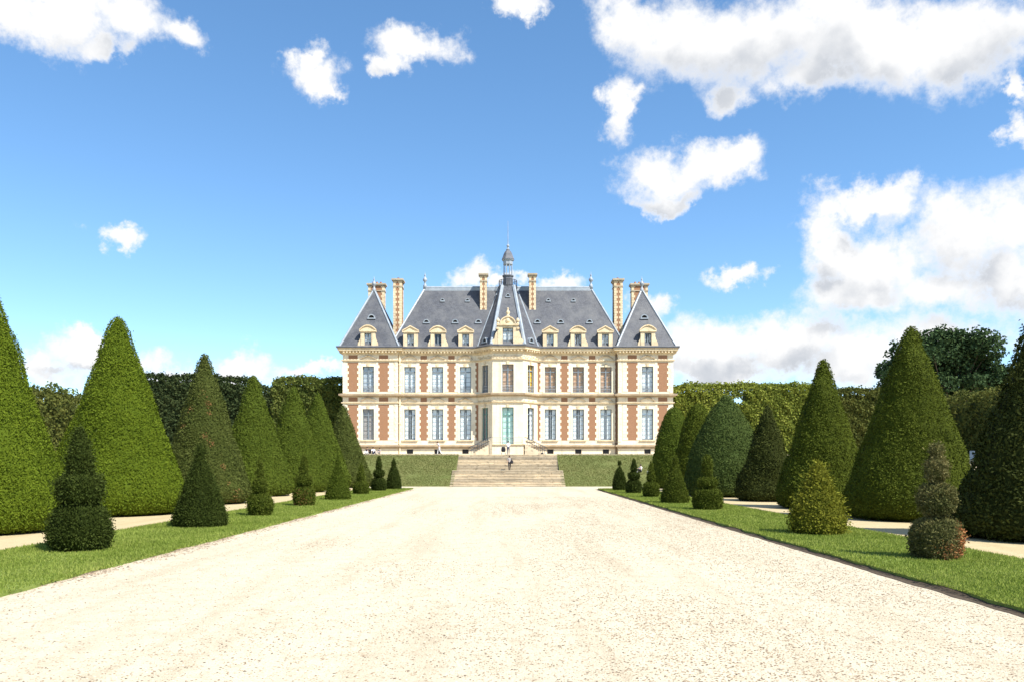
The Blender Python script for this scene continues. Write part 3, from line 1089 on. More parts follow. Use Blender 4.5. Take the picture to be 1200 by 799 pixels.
ML = XP0 - XJ
cx = [5.6, 9.28, 12.92]
cl = [XP0 - c for c in reversed(cx)]
cr = [c - XJ for c in cx]
CU, BL, AM, SH = 'curtain', 'blind_wood', 'blind_amber', 'shutter_grey'
bays(F_MAIN_L, ML, cl, [(CU, CU), (CU, CU), (CU, CU)])
bays(F_MAIN_R, ML, cr, [(BL, CU), (BL, CU), (BL, CU)])
PW = XP1 - XP0
pcl, pcr = XP1 - 18.3, 18.3 - XP0
bays(F_PAV_L, PW, [pcl], [(CU, SH)])
bays(F_PAV_R, PW, [pcr], [(CU, CU)])
# central bay
DZ0 = 1.36
wall(F_FRONT, 2 * XF, [(XF - 0.74, XF + 0.74, U0 - 0.1, U1 + 0.1), (XF - 0.74, XF + 0.74, DZ0, 6.2)])
window(F_FRONT, XF, U0 - 0.1, U1 + 0.1, hw=0.74, fill=BL, rail=True)
surround(F_FRONT, XF, U0 - 0.1, U1 + 0.1, hw=0.74)
window(F_FRONT, XF, DZ0, 6.2, hw=0.74, fill='curtain_green', paint='window_paint_green', rows=5, name='door')
surround(F_FRONT, XF, DZ0, 6.2, hw=0.74)
for fr, fu, fl in ((F_CANT_L, SH, SH), (F_CANT_R, AM, CU)):
    wall(fr, CL, [(CL / 2 - 0.68, CL / 2 + 0.68, U0 - 0.1, U1 + 0.1), (CL / 2 - 0.68, CL / 2 + 0.68, L0_ - 0.1, 6.2)])
    window(fr, CL / 2, U0 - 0.1, U1 + 0.1, hw=0.68, fill=fu, rail=True)
    window(fr, CL / 2, L0_ - 0.1, 6.2, hw=0.68, fill=fl, rows=5, paint='window_paint_green' if fr is F_CANT_L else 'window_paint')
    surround(fr, CL / 2, U0 - 0.1, U1 + 0.1, hw=0.68, w=0.18)
    surround(fr, CL / 2, L0_ - 0.1, 6.2, hw=0.68, w=0.18)

# brick fields, reliefs and corner stones of each storey
for fr, cc, ln in ((F_MAIN_L, cl, ML), (F_MAIN_R, cr, ML)):
    mids = [(cc[0] + cc[1]) / 2, (cc[1] + cc[2]) / 2]
    for m_ in mids:
        for a, b in ((8.35, 12.2), (1.98, 6.65)):
            brick(fr, m_ - 0.56, m_ + 0.56, a, b)
        for a, b in ((12.62, 13.12), (7.05, 7.6)):
            brick(fr, m_ - 0.42, m_ + 0.42, a, b, chain=False)
    e0, e1 = (0.0, ln)
    # narrow strips beside the pavilion and beside the bay
    for a, b in ((8.35, 12.2), (1.98, 6.65)):
        for ue, s in ((0.16, 1), (ln - 0.16, -1)):
            if fr is F_MAIN_L and s > 0 or fr is F_MAIN_R and s < 0:
                brick(fr, ue - 0.15, ue + 0.15, a, b, chain=False)
                quoins(fr, ue + 0.16 * s, a, b, -s, reach=(0.14, 0.0), width=0.40)
            else:
                brick(fr, ue - 0.15, ue + 0.22 if s > 0 else ue + 0.15, a, b, chain=False) if s > 0 else brick(fr, ue - 0.22, ue + 0.15, a, b, chain=False)
                quoins(fr, ue + 0.24 * s, a, b, -s, reach=(0.14, 0.0), width=0.40)
    for k, uc in enumerate(cc):
        relief_pediment(fr, uc, 12.62, (k % 2 == 0))
        relief_pediment(fr, uc, 7.08, (k % 2 == 1))
for fr, uc, up_curved in ((F_PAV_L, pcl, False), (F_PAV_R, pcr, False)):
    for a, b in ((8.35, 12.2), (1.98, 6.65)):
        brick(fr, uc - 2.72, uc - 1.30, a, b, wl=0.55, wr=0.30)
        brick(fr, uc + 1.30, uc + 2.72, a, b, wl=0.30, wr=0.55)
        quoins(fr, 0.30, a - 0.2, b + 0.2, +1, reach=(0.12, 0.0), width=0.30, proud=0.05)
        quoins(fr, PW - 0.30, a - 0.2, b + 0.2, -1, reach=(0.12, 0.0), width=0.30, proud=0.05)
    for a, b in ((12.62, 13.12), (7.05, 7.6)):
        brick(fr, uc - 2.6, uc - 1.4, a, b, chain=False)
        brick(fr, uc + 1.4, uc + 2.6, a, b, chain=False)
    relief_pediment(fr, uc, 12.62, False)
    relief_pediment(fr, uc, 7.08, True)

# carved swags of the bay, above its windows
for fr, ln in ((F_FRONT, 2 * XF), (F_CANT_L, CL), (F_CANT_R, CL)):
    for zc in (12.75, 7.0):
        mb = MB()
        n = 9
        for k in range(n):
            u = ln * (k + 0.5) / n
            dz = 0.10 * math.cos(k * 2.1)
            hh, ww = 0.10 + 0.05 * (k % 2), ln / n * 0.42
            mb.fprism(fr, [(u - ww, zc + dz), (u, zc + dz - hh), (u + ww, zc + dz), (u, zc + dz + hh * 1.2)], 0, 0.10)
        mb.build('carved_frieze', 'limestone_trim', CH)

# outline of the whole front, for everything that runs round it
PATH = [(-XP1, DEPTH), (-XP1, PAV_Y), (-XP0, PAV_Y), (-XP0, 0), (-XJ, 0), (-XF, YF), (XF, YF), (XJ, 0), (XP0, 0), (XP0, PAV_Y), (XP1, PAV_Y), (XP1, DEPTH)]


def run(name, prof, mat, path=PATH):
    mb = MB()
    mb.sweep(path, prof)
    return mb.build(name, mat, CH)


run('plinth', [(0.0, 0.90), (0.10, 0.92), (0.12, 1.10), (0.34, 1.16), (0.36, 1.34), (0.0, 1.42)], 'limestone_stained')
run('string_course', [(0.0, 7.62), (0.10, 7.64), (0.14, 7.74), (0.46, 7.82), (0.50, 8.02), (0.0, 8.12)], 'limestone_stained')
run('string_course', [(0.0, 6.80), (0.18, 6.84), (0.20, 6.97), (0.0, 7.00)], 'limestone_trim')
run('string_course', [(0.0, 12.34), (0.18, 12.38), (0.20, 12.51), (0.0, 12.54)], 'limestone_trim')
run('cornice', [(0.0, 13.16), (0.10, 13.18), (0.12, 13.34), (0.20, 13.40), (0.22, 13.62), (0.56, 13.66), (0.60, 13.90), (0.66, 13.96), (0.0, 14.04)], 'limestone_trim')
run('gutter', [(0.0, 14.05), (0.70, 13.97), (0.76, 14.16), (0.70, 14.24), (0.0, 14.26)], 'lead_dark')
mb = MB()
for (a, b) in zip(PATH[:-1], PATH[1:]):
    fr = Frame(a[0], a[1], b[0] - a[0], b[1] - a[1])
    ln = math.hypot(b[0] - a[0], b[1] - a[1])
    n = max(1, int(ln / 0.42))
    for k in range(n):
        u = ln * (k + 0.5) / n
        mb.fbox(fr, u - 0.10, u + 0.10, 0.222, 0.50, 13.42, 13.655)
tag(mb.build('dentil_row', 'limestone_trim', CH), kind='stuff')
# side, rear and inner walls
mb = MB()
for s in (-1, 1):
    mb.box(min(s * XP1, s * (XP1 - 0.4)), max(s * XP1, s * (XP1 - 0.4)), PAV_Y + 0.003, DEPTH, 0, EAVE - 0.2)
    mb.box(min(s * XP0, s * (XP0 + 0.4)), max(s * XP0, s * (XP0 + 0.4)), PAV_Y + 0.003, 0.3, 0, EAVE - 0.2)
mb.box(-XP1 + 0.4, XP1 - 0.4, DEPTH - 0.5, DEPTH, 0, EAVE - 0.2)
mb.box(-XP1 + 0.4, XP1 - 0.4, 0.9, DEPTH - 0.5, EAVE - 0.4, EAVE - 0.2)
mb.build('wall', 'limestone', CH)


# roofs ---------------------------------------------------------------
def hip_line(mb, a, b, w=0.16):
    mb.tube([a, b], w, 6)


RIDGE = 22.95
RX = 11.4
EV = 14.2
k_ = 0.525
yr_ = k_ * (RIDGE - EV)
XM = XP0 + 1.1
mb = MB()
e = [(-XM, -0.35, EV), (XM, -0.35, EV), (XM, 2 * yr_, EV), (-XM, 2 * yr_, EV)]
r1, r2 = (-RX, yr_, RIDGE), (RX, yr_, RIDGE)
mb.poly([e[0], e[1], r2, r1])
mb.poly([e[1], e[2], r2])
mb.poly([e[2], e[3], r1, r2])
mb.poly([e[3], e[0], r1])
roof = mb.build('roof', 'slate', CH)
mb = MB()
hip_line(mb, (-RX - 0.25, yr_, RIDGE + 0.05), (RX + 0.25, yr_, RIDGE + 0.05), 0.20)
hip_line(mb, e[0], r1, 0.13)
hip_line(mb, e[1], r2, 0.13)
mb.box(-RX, RX, yr_ - 0.22, yr_ - 0.17, RIDGE - 0.45, RIDGE + 0.02)
mb.build('ridge', 'lead', roof)


def finial(parent, c, s=1.0):
    mb = MB()
    mb.lathe(c, [(0.30 * s, -0.1), (0.26 * s, 0.45 * s), (0.16 * s, 0.55 * s), (0.12 * s, 0.85 * s), (0.30 * s, 1.05 * s), (0.33 * s, 1.3 * s), (0.14 * s, 1.55 * s), (0.07 * s, 1.7 * s), (0.16 * s, 1.85 * s), (0.05 * s, 2.0 * s), (0.015, 2.35 * s)], 8)
    mb.build('finial', 'lead', parent, True)


finial(roof, (-RX, yr_, RIDGE), 0.95)
finial(roof, (RX, yr_, RIDGE), 0.95)


def pavilion_roof(s):
    xa, xb = (XP0 - 0.2, XP1 + 0.35) if s > 0 else (-XP1 - 0.35, -XP0 + 0.2)
    ya, yb = PAV_Y - 0.35, PAV_Y + 7.4
    cx_, cy_ = (xa + xb) / 2, (ya + yb) / 2
    top = 22.1
    tw = 0.16
    mb = MB()
    lo = [(xa, ya, EV), (xb, ya, EV), (xb, yb, EV), (xa, yb, EV)]
    hi = [(cx_ - tw, cy_ - tw, top), (cx_ + tw, cy_ - tw, top), (cx_ + tw, cy_ + tw, top), (cx_ - tw, cy_ + tw, top)]
    for k in range(4):
        j = (k + 1) % 4
        mb.poly([lo[k], lo[j], hi[j], hi[k]])
    mb.poly(hi)
    rf = mb.build('roof', 'slate', CH)
    h = MB()
    for k in range(4):
        hip_line(h, lo[k], hi[k], 0.14)
    h.build('ridge', 'lead', rf)
    finial(rf, (cx_, cy_, top), 0.9)
    return rf, cx_, ya, cy_, top


pr_l = pavilion_roof(-1)
pr_r = pavilion_roof(1)

# bay roof with lead hips
mb = MB()
lo = [(-XJ - 0.1, -0.4, EV), (-XF - 0.15, YF - 0.4, EV), (XF + 0.15, YF - 0.4, EV), (XJ + 0.1, -0.4, EV)]
hi = [(-1.22, 4.5, RIDGE), (-0.78, 3.1, RIDGE), (0.78, 3.1, RIDGE), (1.22, 4.5, RIDGE)]
for k in range(3):
    mb.poly([lo[k], lo[k + 1], hi[k + 1], hi[k]])
mb.poly([lo[3], (XJ + 0.1, 4.5, EV), hi[3]])
mb.poly([(-XJ - 0.1, 4.5, EV), lo[0], hi[0]])
mb.poly([hi[0], hi[1], hi[2], hi[3]])
bay_roof = mb.build('roof', 'slate', CH)
h = MB()
for k, w in ((0, 0.10), (1, 0.24), (2, 0.24), (3, 0.10)):
    hip_line(h, lo[k], hi[k], w)
h.build('ridge', 'lead', bay_roof)


# lead skylights
def skylight(parent, x, y, z, w=0.42, h=0.5, nrm=(0, -1)):
    fr = Frame(x, y, -nrm[1], nrm[0])
    mb = MB()
    pts = [(w * math.cos(a), h * math.sin(a)) for a in np.linspace(0, math.pi, 9)]
    outer = [(-w * 1.3, -0.10), (w * 1.3, -0.10)] + [(w * 1.3 * math.cos(a), h * 1.3 * math.sin(a)) for a in np.linspace(0, math.pi, 9)]
    # arched hood standing out of the slope
    for k in range(8):
        a1, a2 = math.pi * k / 8, math.pi * (k + 1) / 8
        for (s1, s2) in ((1.0, 1.35),):
            q = [(w * s1 * math.cos(a1), h * s1 * math.sin(a1)), (w * s2 * math.cos(a1), h * s2 * math.sin(a1)),
                 (w * s2 * math.cos(a2), h * s2 * math.sin(a2)), (w * s1 * math.cos(a2), h * s1 * math.sin(a2))]
            mb.fprism(fr, [(u, z + v) for u, v in q], -0.5, 0.20)
    mb.fbox(fr, -w * 1.5, w * 1.5, -0.2, 0.24, z - 0.16, z)
    o = mb.build('skylight', 'lead', parent)
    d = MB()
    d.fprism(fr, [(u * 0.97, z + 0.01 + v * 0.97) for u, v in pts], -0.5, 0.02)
    d.build('opening', 'room_shade', o)  # solid dark plug, the shade inside the hood is painted


def roof_y(z):
    return -0.35 + (z - EV) / (RIDGE - EV) * (yr_ + 0.35)


for x in (-10.9, -7.05, -3.95, 3.95, 7.05, 10.9):
    skylight(roof, x, roof_y(17.75), 17.75, 0.30, 0.30)
for x in (-8.9, -5.5, 5.5, 8.9):
    skylight(roof, x, roof_y(21.0), 21.0, 0.20, 0.22)
for (rf, cx_, ya, cy_, top) in (pr_l, pr_r):
    skylight(rf, cx_, ya + (18.2 - EV) / (top - EV) * (cy_ - ya - 0.16), 18.2, 0.36, 0.36)
skylight(bay_roof, 0, YF - 0.4 + (21.3 - EV) / (RIDGE - EV) * 5.7, 21.3, 0.22, 0.26)
for s in (-1, 1):
    skylight(bay_roof, s * 2.95, -1.15, 14.75, 0.34, 0.42, (s * 0.757, -0.653))


# dormers --------------------------------------------------------------
def dormer(x, y, curved, fill='curtain', wide=False):
    fr = Frame(x, y)
    d = empty('dormer', (0, 0, 0))
    d.parent = CH
    hw, z0, z1 = 0.46, EV + 0.1, EV + 1.72
    ow = 0.95
    s = MB()
    s.fbox(fr, -ow, -hw, -0.5, 0.0, EV - 0.1, z1 + 0.16)
    s.fbox(fr, hw, ow, -0.5, 0.0, EV - 0.1, z1 + 0.16)
    s.fbox(fr, -hw, hw, -0.5, 0.0, z1, z1 + 0.16)
    s.fbox(fr, -hw, hw, -0.5, 0.06, EV - 0.1, z0)
    s.fbox(fr, -ow - 0.14, ow + 0.14, -0.5, 0.13, z1 + 0.16, z1 + 0.34)
    if wide or curved:
        for q in (-1, 1):
            pts = [(q * ow, EV), (q * (ow + 0.42), EV), (q * (ow + 0.34), EV + 0.45), (q * (ow + 0.10), EV + 0.95), (q * ow, EV + 1.3)]
            if q < 0:
                pts = pts[::-1]
            s.fprism(fr, pts, -0.4, -0.06)
    s.build('dormer_front', 'limestone_trim', d)
    zt = z1 + 0.34
    p = MB()
    hp = 0.62
    n = 10 if curved else 2
    top = [((ow + 0.16) * (1 - 2 * k / n), zt + hp * ((1 - (1 - 2 * k / n) ** 2) if curved else 1 - abs(1 - 2 * k / n)) + 0.12) for k in range(n + 1)]
    inn = [(u * 0.78, zt + (v - zt - 0.12) * 0.72) for u, v in top]
    p.fprism(fr, [(-ow * 0.95, zt)] + [(ow * 0.95, zt)] + top, -0.5, 0.02)
    for k in range(n):
        p.fprism(fr, [inn[k], top[k], top[k + 1], inn[k + 1]] if False else [top[k], top[k + 1], (top[k + 1][0], top[k + 1][1] - 0.15), (top[k][0], top[k][1] - 0.15)][::-1], 0.02, 0.14)
    p.build('pediment', 'limestone_trim', d)
    c = MB()
    # body of the dormer running back into the slope
    yb = 2.6
    side = [(-ow + 0.05, EV), (ow - 0.05, EV), (ow - 0.05, zt + 0.06), (0, zt + hp + 0.02), (-ow + 0.05, zt + 0.06)]
    i = len(c.v)
    c.v += [fr.p(u, -0.5, z) for u, z in side] + [fr.p(u, -0.5 - yb, z) for u, z in side]
    m = len(side)
    for k in range(m):
        j = (k + 1) % m
        c.f.append((i + k, i + m + k, i + m + j, i + j))
    c.build('dormer_roof', 'lead_dark', d)
    w = window(fr, 0, z0, z1, hw=hw, fill=fill, transom=False, rows=2 if fill != 'room_shade' else 1, parent=d, rev=0.28)
    return d


for x, cv in ((-12.8, 0), (-9.2, 1), (-5.55, 0), (5.55, 0), (9.2, 1), (12.8, 0)):
    dormer(x, -0.42, bool(cv), 'room_shade' if x == -9.2 else 'curtain')
dormer(-18.3, PAV_Y - 0.42, True)
dormer(18.3, PAV_Y - 0.42, True)

# the big central dormer
fr = Frame(0, YF - 0.42)
d = empty('dormer', (0, 0, 0))
d.parent = CH
s = MB()
hw, ow, z0, z1 = 0.68, 1.32, EV + 0.05, EV + 2.15
s.fbox(fr, -ow, -hw, -0.6, 0, EV - 0.1, z1 + 0.3)
s.fbox(fr, hw, ow, -0.6, 0, EV - 0.1, z1 + 0.3)
s.fbox(fr, -hw, hw, -0.6, 0, z1, z1 + 0.3)
for q in (-1, 1):
    pts = [(q * ow, EV), (q * (ow + 0.75), EV), (q * (ow + 0.70), EV + 0.55), (q * (ow + 0.42), EV + 0.80), (q * (ow + 0.30), EV + 1.35), (q * (ow + 0.08), EV + 1.75), (q * ow, EV + 2.2)]
    s.fprism(fr, pts if q > 0 else pts[::-1], -0.5, -0.05)
    s.fbox(fr, q * ow - 0.16, q * ow + 0.16, -0.3, 0.14, EV + 1.95, EV + 2.2)
s.fbox(fr, -ow - 0.12, ow + 0.12, -0.6, 0.16, z1 + 0.3, z1 + 0.5)
for q in (-1, 1):
    s.lathe(fr.p(q * (ow - 0.05), 0.0, z1 + 0.5), [(0.20, 0), (0.12, 0.15), (0.24, 0.35), (0.20, 0.55), (0.05, 0.75)], 8)
s.build('dormer_front', 'limestone_trim', d)
p = MB()
zt = z1 + 0.5
n = 12
top = [(1.05 * math.cos(math.pi * k / n), zt + 0.95 * math.sin(math.pi * k / n)) for k in range(n + 1)]
p.fprism(fr, [(-1.06, zt - 0.002), (1.06, zt - 0.002)] + top, -0.5, 0.05)
for k in range(n):
    p.fprism(fr, [(top[k][0] * 0.86, zt + (top[k][1] - zt) * 0.86), top[k], top[k + 1], (top[k + 1][0] * 0.86, zt + (top[k + 1][1] - zt) * 0.86)], 0.05, 0.18)
p.lathe(fr.p(0, 0.06, zt + 0.42), [(0.02, -0.32), (0.26, -0.15), (0.30, 0.05), (0.16, 0.28), (0.02, 0.34)], 10, sy=0.5)
p.build('pediment', 'limestone_trim', d)
f_ = MB()
f_.lathe(fr.p(0, -0.1, zt + 0.92), [(0.30, 0), (0.26, 0.12), (0.12, 0.22), (0.24, 0.42), (0.26, 0.60), (0.12, 0.80), (0.06, 0.95), (0.12, 1.05), (0.02, 1.18)], 10)
f_.build('finial', 'limestone_trim', d, True)
c = MB()
c.fbox(fr, -ow + 0.1, ow - 0.1, -3.4, -0.6, EV, z1 + 0.4)
c.build('dormer_roof', 'lead_dark', d)
window(fr, 0, z0, z1, hw=hw, transom=True, rows=3, parent=d, rev=0.3)


# chimneys ---------------------------------------------------------------
def chimney(x, y, hx, hy, z0, z1, pots, stone_front=True):
    b = MB()
    b.box(x - hx, x + hx, y - hy, y + hy, z0, z1)
    ch = b.build('chimney', 'brick', CH)
    q = MB()
    n = int((z1 - z0) / 0.34)
    for k in range(n):
        za, zb = z0 + (z1 - z0) * k / n + 0.012, z0 + (z1 - z0) * (k + 1) / n - 0.012
        g = (0.46, 0.30)[k % 2] * min(1.0, hx / 0.6 + 0.1)
        g2 = (0.30, 0.46)[k % 2]
        for sx in (-1, 1):
            for sy in (-1, 1):
                xa, xb = x + sx * (hx - g), x + sx * (hx + 0.03)
                ya, yb = y + sy * (hy - g2), y + sy * (hy + 0.03)
                q.box(min(xa, xb), max(xa, xb), min(ya, yb), max(ya, yb), za, zb)
    tag(q.build('quoin_chain', 'limestone_trim', ch), kind='stuff')
    c_ = MB()
    c_.box(x - hx - 0.10, x + hx + 0.10, y - hy - 0.10, y + hy + 0.10, z1 - 0.85, z1 - 0.72)
    c_.build('chimney_band', 'limestone_weathered_or_shaded', ch)
    c_ = MB()
    c_.box(x - hx - 0.12, x + hx + 0.12, y - hy - 0.12, y + hy + 0.12, z1 - 0.14, z1 + 0.02)
    c_.box(x - hx - 0.24, x + hx + 0.24, y - hy - 0.24, y + hy + 0.24, z1 + 0.02, z1 + 0.24)
    c_.build('chimney_cap', 'limestone_weathered_or_shaded', ch)
    for k in range(pots):
        pm = MB()
        px = x + (hx * 1.5) * ((k + 0.5) / pots - 0.5)
        pm.lathe((px, y, z1 + 0.24), [(0.16, 0), (0.13, 0.25), (0.16, 0.32)], 8)
        pm.build('chimney_pot', 'clay_pot', ch)
    return ch


chimney(-14.85, 3.0, 0.55, 0.9, 13.5, 23.45, 1)
chimney(14.85, 3.0, 0.55, 0.9, 13.5, 23.45, 1)
chimney(-18.35, 6.7, 1.10, 0.55, 13.5, 23.7, 3)
chimney(18.35, 6.7, 1.10, 0.55, 13.5, 23.7, 3)
chimney(-3.32, 3.2, 0.42, 0.45, 18.5, 24.3, 0)
chimney(3.32, 3.2, 0.42, 0.45, 18.5, 24.3, 0)

# lantern -----------------------------------------------------------------
LX, LY = 0.0, 4.3
lan = empty('lantern', (0, 0, 0))
lan.parent = CH
mb = MB()
mb.lathe((LX, LY, RIDGE - 0.25), [(1.18, 0), (1.30, 0.10), (1.36, 0.30), (1.20, 0.38)], 12)
mb.lathe((LX, LY, RIDGE + 0.12), [(0.80, 0), (0.80, 0.12), (0.70, 0.18), (0.70, 1.30), (0.82, 1.38), (0.82, 1.52), (0.60, 1.56)], 8, a0=R(22.5))
mb.build('lantern_base', 'lead_dark', lan)
for k in range(8):
    a = R(22.5 + 45 * k)
    cm = MB()
    cm.lathe((LX + 0.58 * math.cos(a), LY + 0.58 * math.sin(a), RIDGE + 1.62), [(0.11, 0), (0.09, 0.08), (0.075, 1.4), (0.11, 1.5)], 6)
    cm.build('column', 'lead', lan)
mb = MB()
mb.lathe((LX, LY, RIDGE + 3.1), [(0.55, 0.0), (0.70, 0.04), (0.70, 0.52), (0.86, 0.62), (0.86, 0.74), (0.60, 0.75)], 8, a0=R(22.5))
for k in range(8):                      # little arches between the columns
    a1, a2 = R(22.5 + 45 * k), R(67.5 + 45 * k)
    for t0, t1 in ((0.0, 0.28), (0.72, 1.0)):
        P0 = (LX + 0.6 * (math.cos(a1) * (1 - t0) + math.cos(a2) * t0), LY + 0.6 * (math.sin(a1) * (1 - t0) + math.sin(a2) * t0))
        P1 = (LX + 0.6 * (math.cos(a1) * (1 - t1) + math.cos(a2) * t1), LY + 0.6 * (math.sin(a1) * (1 - t1) + math.sin(a2) * t1))
        za, zb = (RIDGE + 2.75, RIDGE + 3.02) if t0 == 0 else (RIDGE + 3.02, RIDGE + 2.75)
        mb.poly([(*P0, za), (*P1, zb), (*P1, RIDGE + 3.12), (*P0, RIDGE + 3.12)])
mb.build('entablature', 'lead', lan)
mb = MB()
mb.lathe((LX, LY, RIDGE + 3.84), [(0.92, 0), (0.86, 0.12), (0.74, 0.40), (0.62, 0.75), (0.46, 1.05), (0.30, 1.22), (0.22, 1.34)], 8, a0=R(22.5))
mb.build('dome', 'lead_dark', lan)
mb = MB()
mb.lathe((LX, LY, RIDGE + 5.16), [(0.22, 0), (0.26, 0.10), (0.12, 0.22), (0.10, 0.40), (0.20, 0.52), (0.20, 0.66), (0.06, 0.80), (0.045, 1.6), (0.02, 4.0)], 8)
mb.build('spire', 'lead', lan)
mb = MB()
ring = [(LX + 1.22 * math.cos(R(22.5 * k)), LY + 1.22 * math.sin(R(22.5 * k))) for k in range(17)]
for zz in (0.16, 0.95):
    mb.tube([(x, y, RIDGE + zz) for x, y in ring], 0.035, 4)
for k in range(32):
    a = R(11.25 * k)
    x, y = LX + 1.22 * math.cos(a), LY + 1.22 * math.sin(a)
    mb.tube([(x, y, RIDGE + 0.12), (x, y, RIDGE + 0.95)], 0.022 if k % 4 else 0.045, 4)
mb.build('railing', 'iron', lan)

# downpipes ---------------------------------------------------------------
for s in (-1, 1):
    mb = MB()
    x = s * (XP0 - 0.22)
    mb.tube([(x, -0.16, 0.05), (x, -0.16, 13.1), (x, -0.5, 13.7)], 0.075, 8)
    for zz in (1.6, 4.2, 6.6, 9.2, 12.0):
        mb.box(x - 0.13, x + 0.13, -0.25, 0.0, zz - 0.05, zz + 0.05)
    mb.build('downpipe', 'limestone_pale' if s < 0 else 'pipe_shade_brown', CH)  # pale pipe as lit, brown one with the pavilion's shadow painted in

# perron: platform in front of the garden door with a flight down on either side --------------
pe = empty('perron', (0, 0, 0))
pe.parent = CH
PF = YF - 1.9
mb = MB()
i = 0
pts = [(-2.15, PF), (2.0, PF), (2.0, YF - 0.003), (-2.15, YF - 0.003)]
mb.hexa([(*p, 0) for p in pts] + [(*p, 1.30) for p in pts])
mb.build('platform', 'limestone', pe)
mb = MB()
mb.box(-2.3, 2.15, PF - 0.14, YF - 0.01, 1.30, 1.40)
mb.build('platform_edge', 'limestone_trim', pe)
mb = MB()
mb.box(-2.33, -2.0, PF - 0.16, PF + 0.2, 0.0, 2.15)
mb.build('pillar', 'limestone_weathered_or_shaded', pe)  # darker stone colours the shade into this pillar
mb = MB()
mb.box(1.86, 2.14, PF - 0.16, PF + 0.14, 1.4, 2.2)
mb.build('pillar', 'limestone', pe)
ns = 8
for s in (-1, 1):
    for k in range(ns):
        xa = s * (2.30 + 0.31 * (ns - 1 - k))
        zt = 1.30 * (k + 0.9) / ns
        sm = MB()
        x1 = s * 2.16
        flare = 0.10 * (ns - 1 - k)
        ptsb = [(x1, PF - 0.05), (xa + s * 0.31, PF - 0.05 - flare * 0.4), (xa + s * 0.31, PF + 1.7 + flare * 0.3), (x1, PF + 1.7)]
        if s > 0:
            pass
        else:
            ptsb = ptsb[::-1]
        zb = 1.30 * (k - 0.1) / ns if k else 0.0
        sm.hexa([(*p, zb) for p in ptsb] + [(*p, zt) for p in ptsb])
        sm.build('step', 'step_stone', pe)
    # iron rails following the flight and the platform
    rm = MB()
    ya = PF - 0.02
    xe = s * (2.3 + 0.31 * ns)
    for off in (0.45, 0.9):
        rm.tube([(s * 2.1, ya, 1.38 + off), (s * 2.4, ya, 1.30 + off), (xe, ya - 0.3, 0.12 + off), (xe + s * 0.25, ya - 0.35, 0.05 + off * 0.9)], 0.035, 6)
    for k in range(9):
        t = (k + 0.5) / 9
        x = s * 2.4 + (xe - s * 2.4) * t
        z = 1.30 + (0.12 - 1.30) * t
        y = ya - 0.3 * t
        rm.tube([(x, y, z - 0.1), (x, y, z + 0.9)], 0.018, 4)
    rm.build('handrail', 'iron', pe)
    rm = MB()
    yb = PF + 1.66
    for off in (0.5, 0.95):
        rm.tube([(s * 2.1, yb, 1.38 + off), (s * 2.4, yb, 1.30 + off), (xe, yb + 0.1, 0.12 + off)], 0.035, 6)
    for k in range(10):
        t = (k + 0.5) / 10
        x = s * 2.4 + (xe - s * 2.4) * t
        z = 1.30 + (0.12 - 1.30) * t
        rm.tube([(x, yb + 0.1 * t, z - 0.1), (x, yb + 0.1 * t, z + 0.95)], 0.018, 4)
    rm.build('handrail', 'iron_grey', pe)
rm = MB()
for off in (0.25, 0.85):
    rm.tube([(-2.0, PF, 1.4 + off), (1.9, PF, 1.4 + off)], 0.03, 6)
for k in range(16):
    x = -2.0 + 3.9 * (k + 0.5) / 16
    rm.tube([(x, PF, 1.40), (x, PF, 2.25)], 0.014, 4)
rm.build('railing', 'iron_grey', pe)

# ------------------------------------------------------------------ clipped trees and bushes
def lump(a, z, seed, amp):
    return amp * (np.sin(3 * a + seed + z * 0.9) * 0.35 + np.sin(5 * a - seed * 2.1 - z * 1.7) * 0.3 + np.sin(9 * a + seed * 0.7 + z * 3.1) * 0.2 + np.sin(2 * a + z * 2.3 + seed * 1.3) * 0.4)


def resample(prof, n):
    p = np.array(prof, float)
    s = np.r_[0, np.cumsum(np.hypot(np.diff(p[:, 0]), np.diff(p[:, 1])))]
    t = np.linspace(0, s[-1], n)
    return np.interp(t, s, p[:, 0]), np.interp(t, s, p[:, 1])


def round_prof(prof, it=2):
    """Chaikin corner cutting: soft shears' shapes"""
    p = [np.array(q, float) for q in prof]
    for _ in range(it):
        q = [p[0]]
        for a, b in zip(p[:-1], p[1:]):
            q += [a * 0.75 + b * 0.25, a * 0.25 + b * 0.75]
        q.append(p[-1])
        p = q
    return p


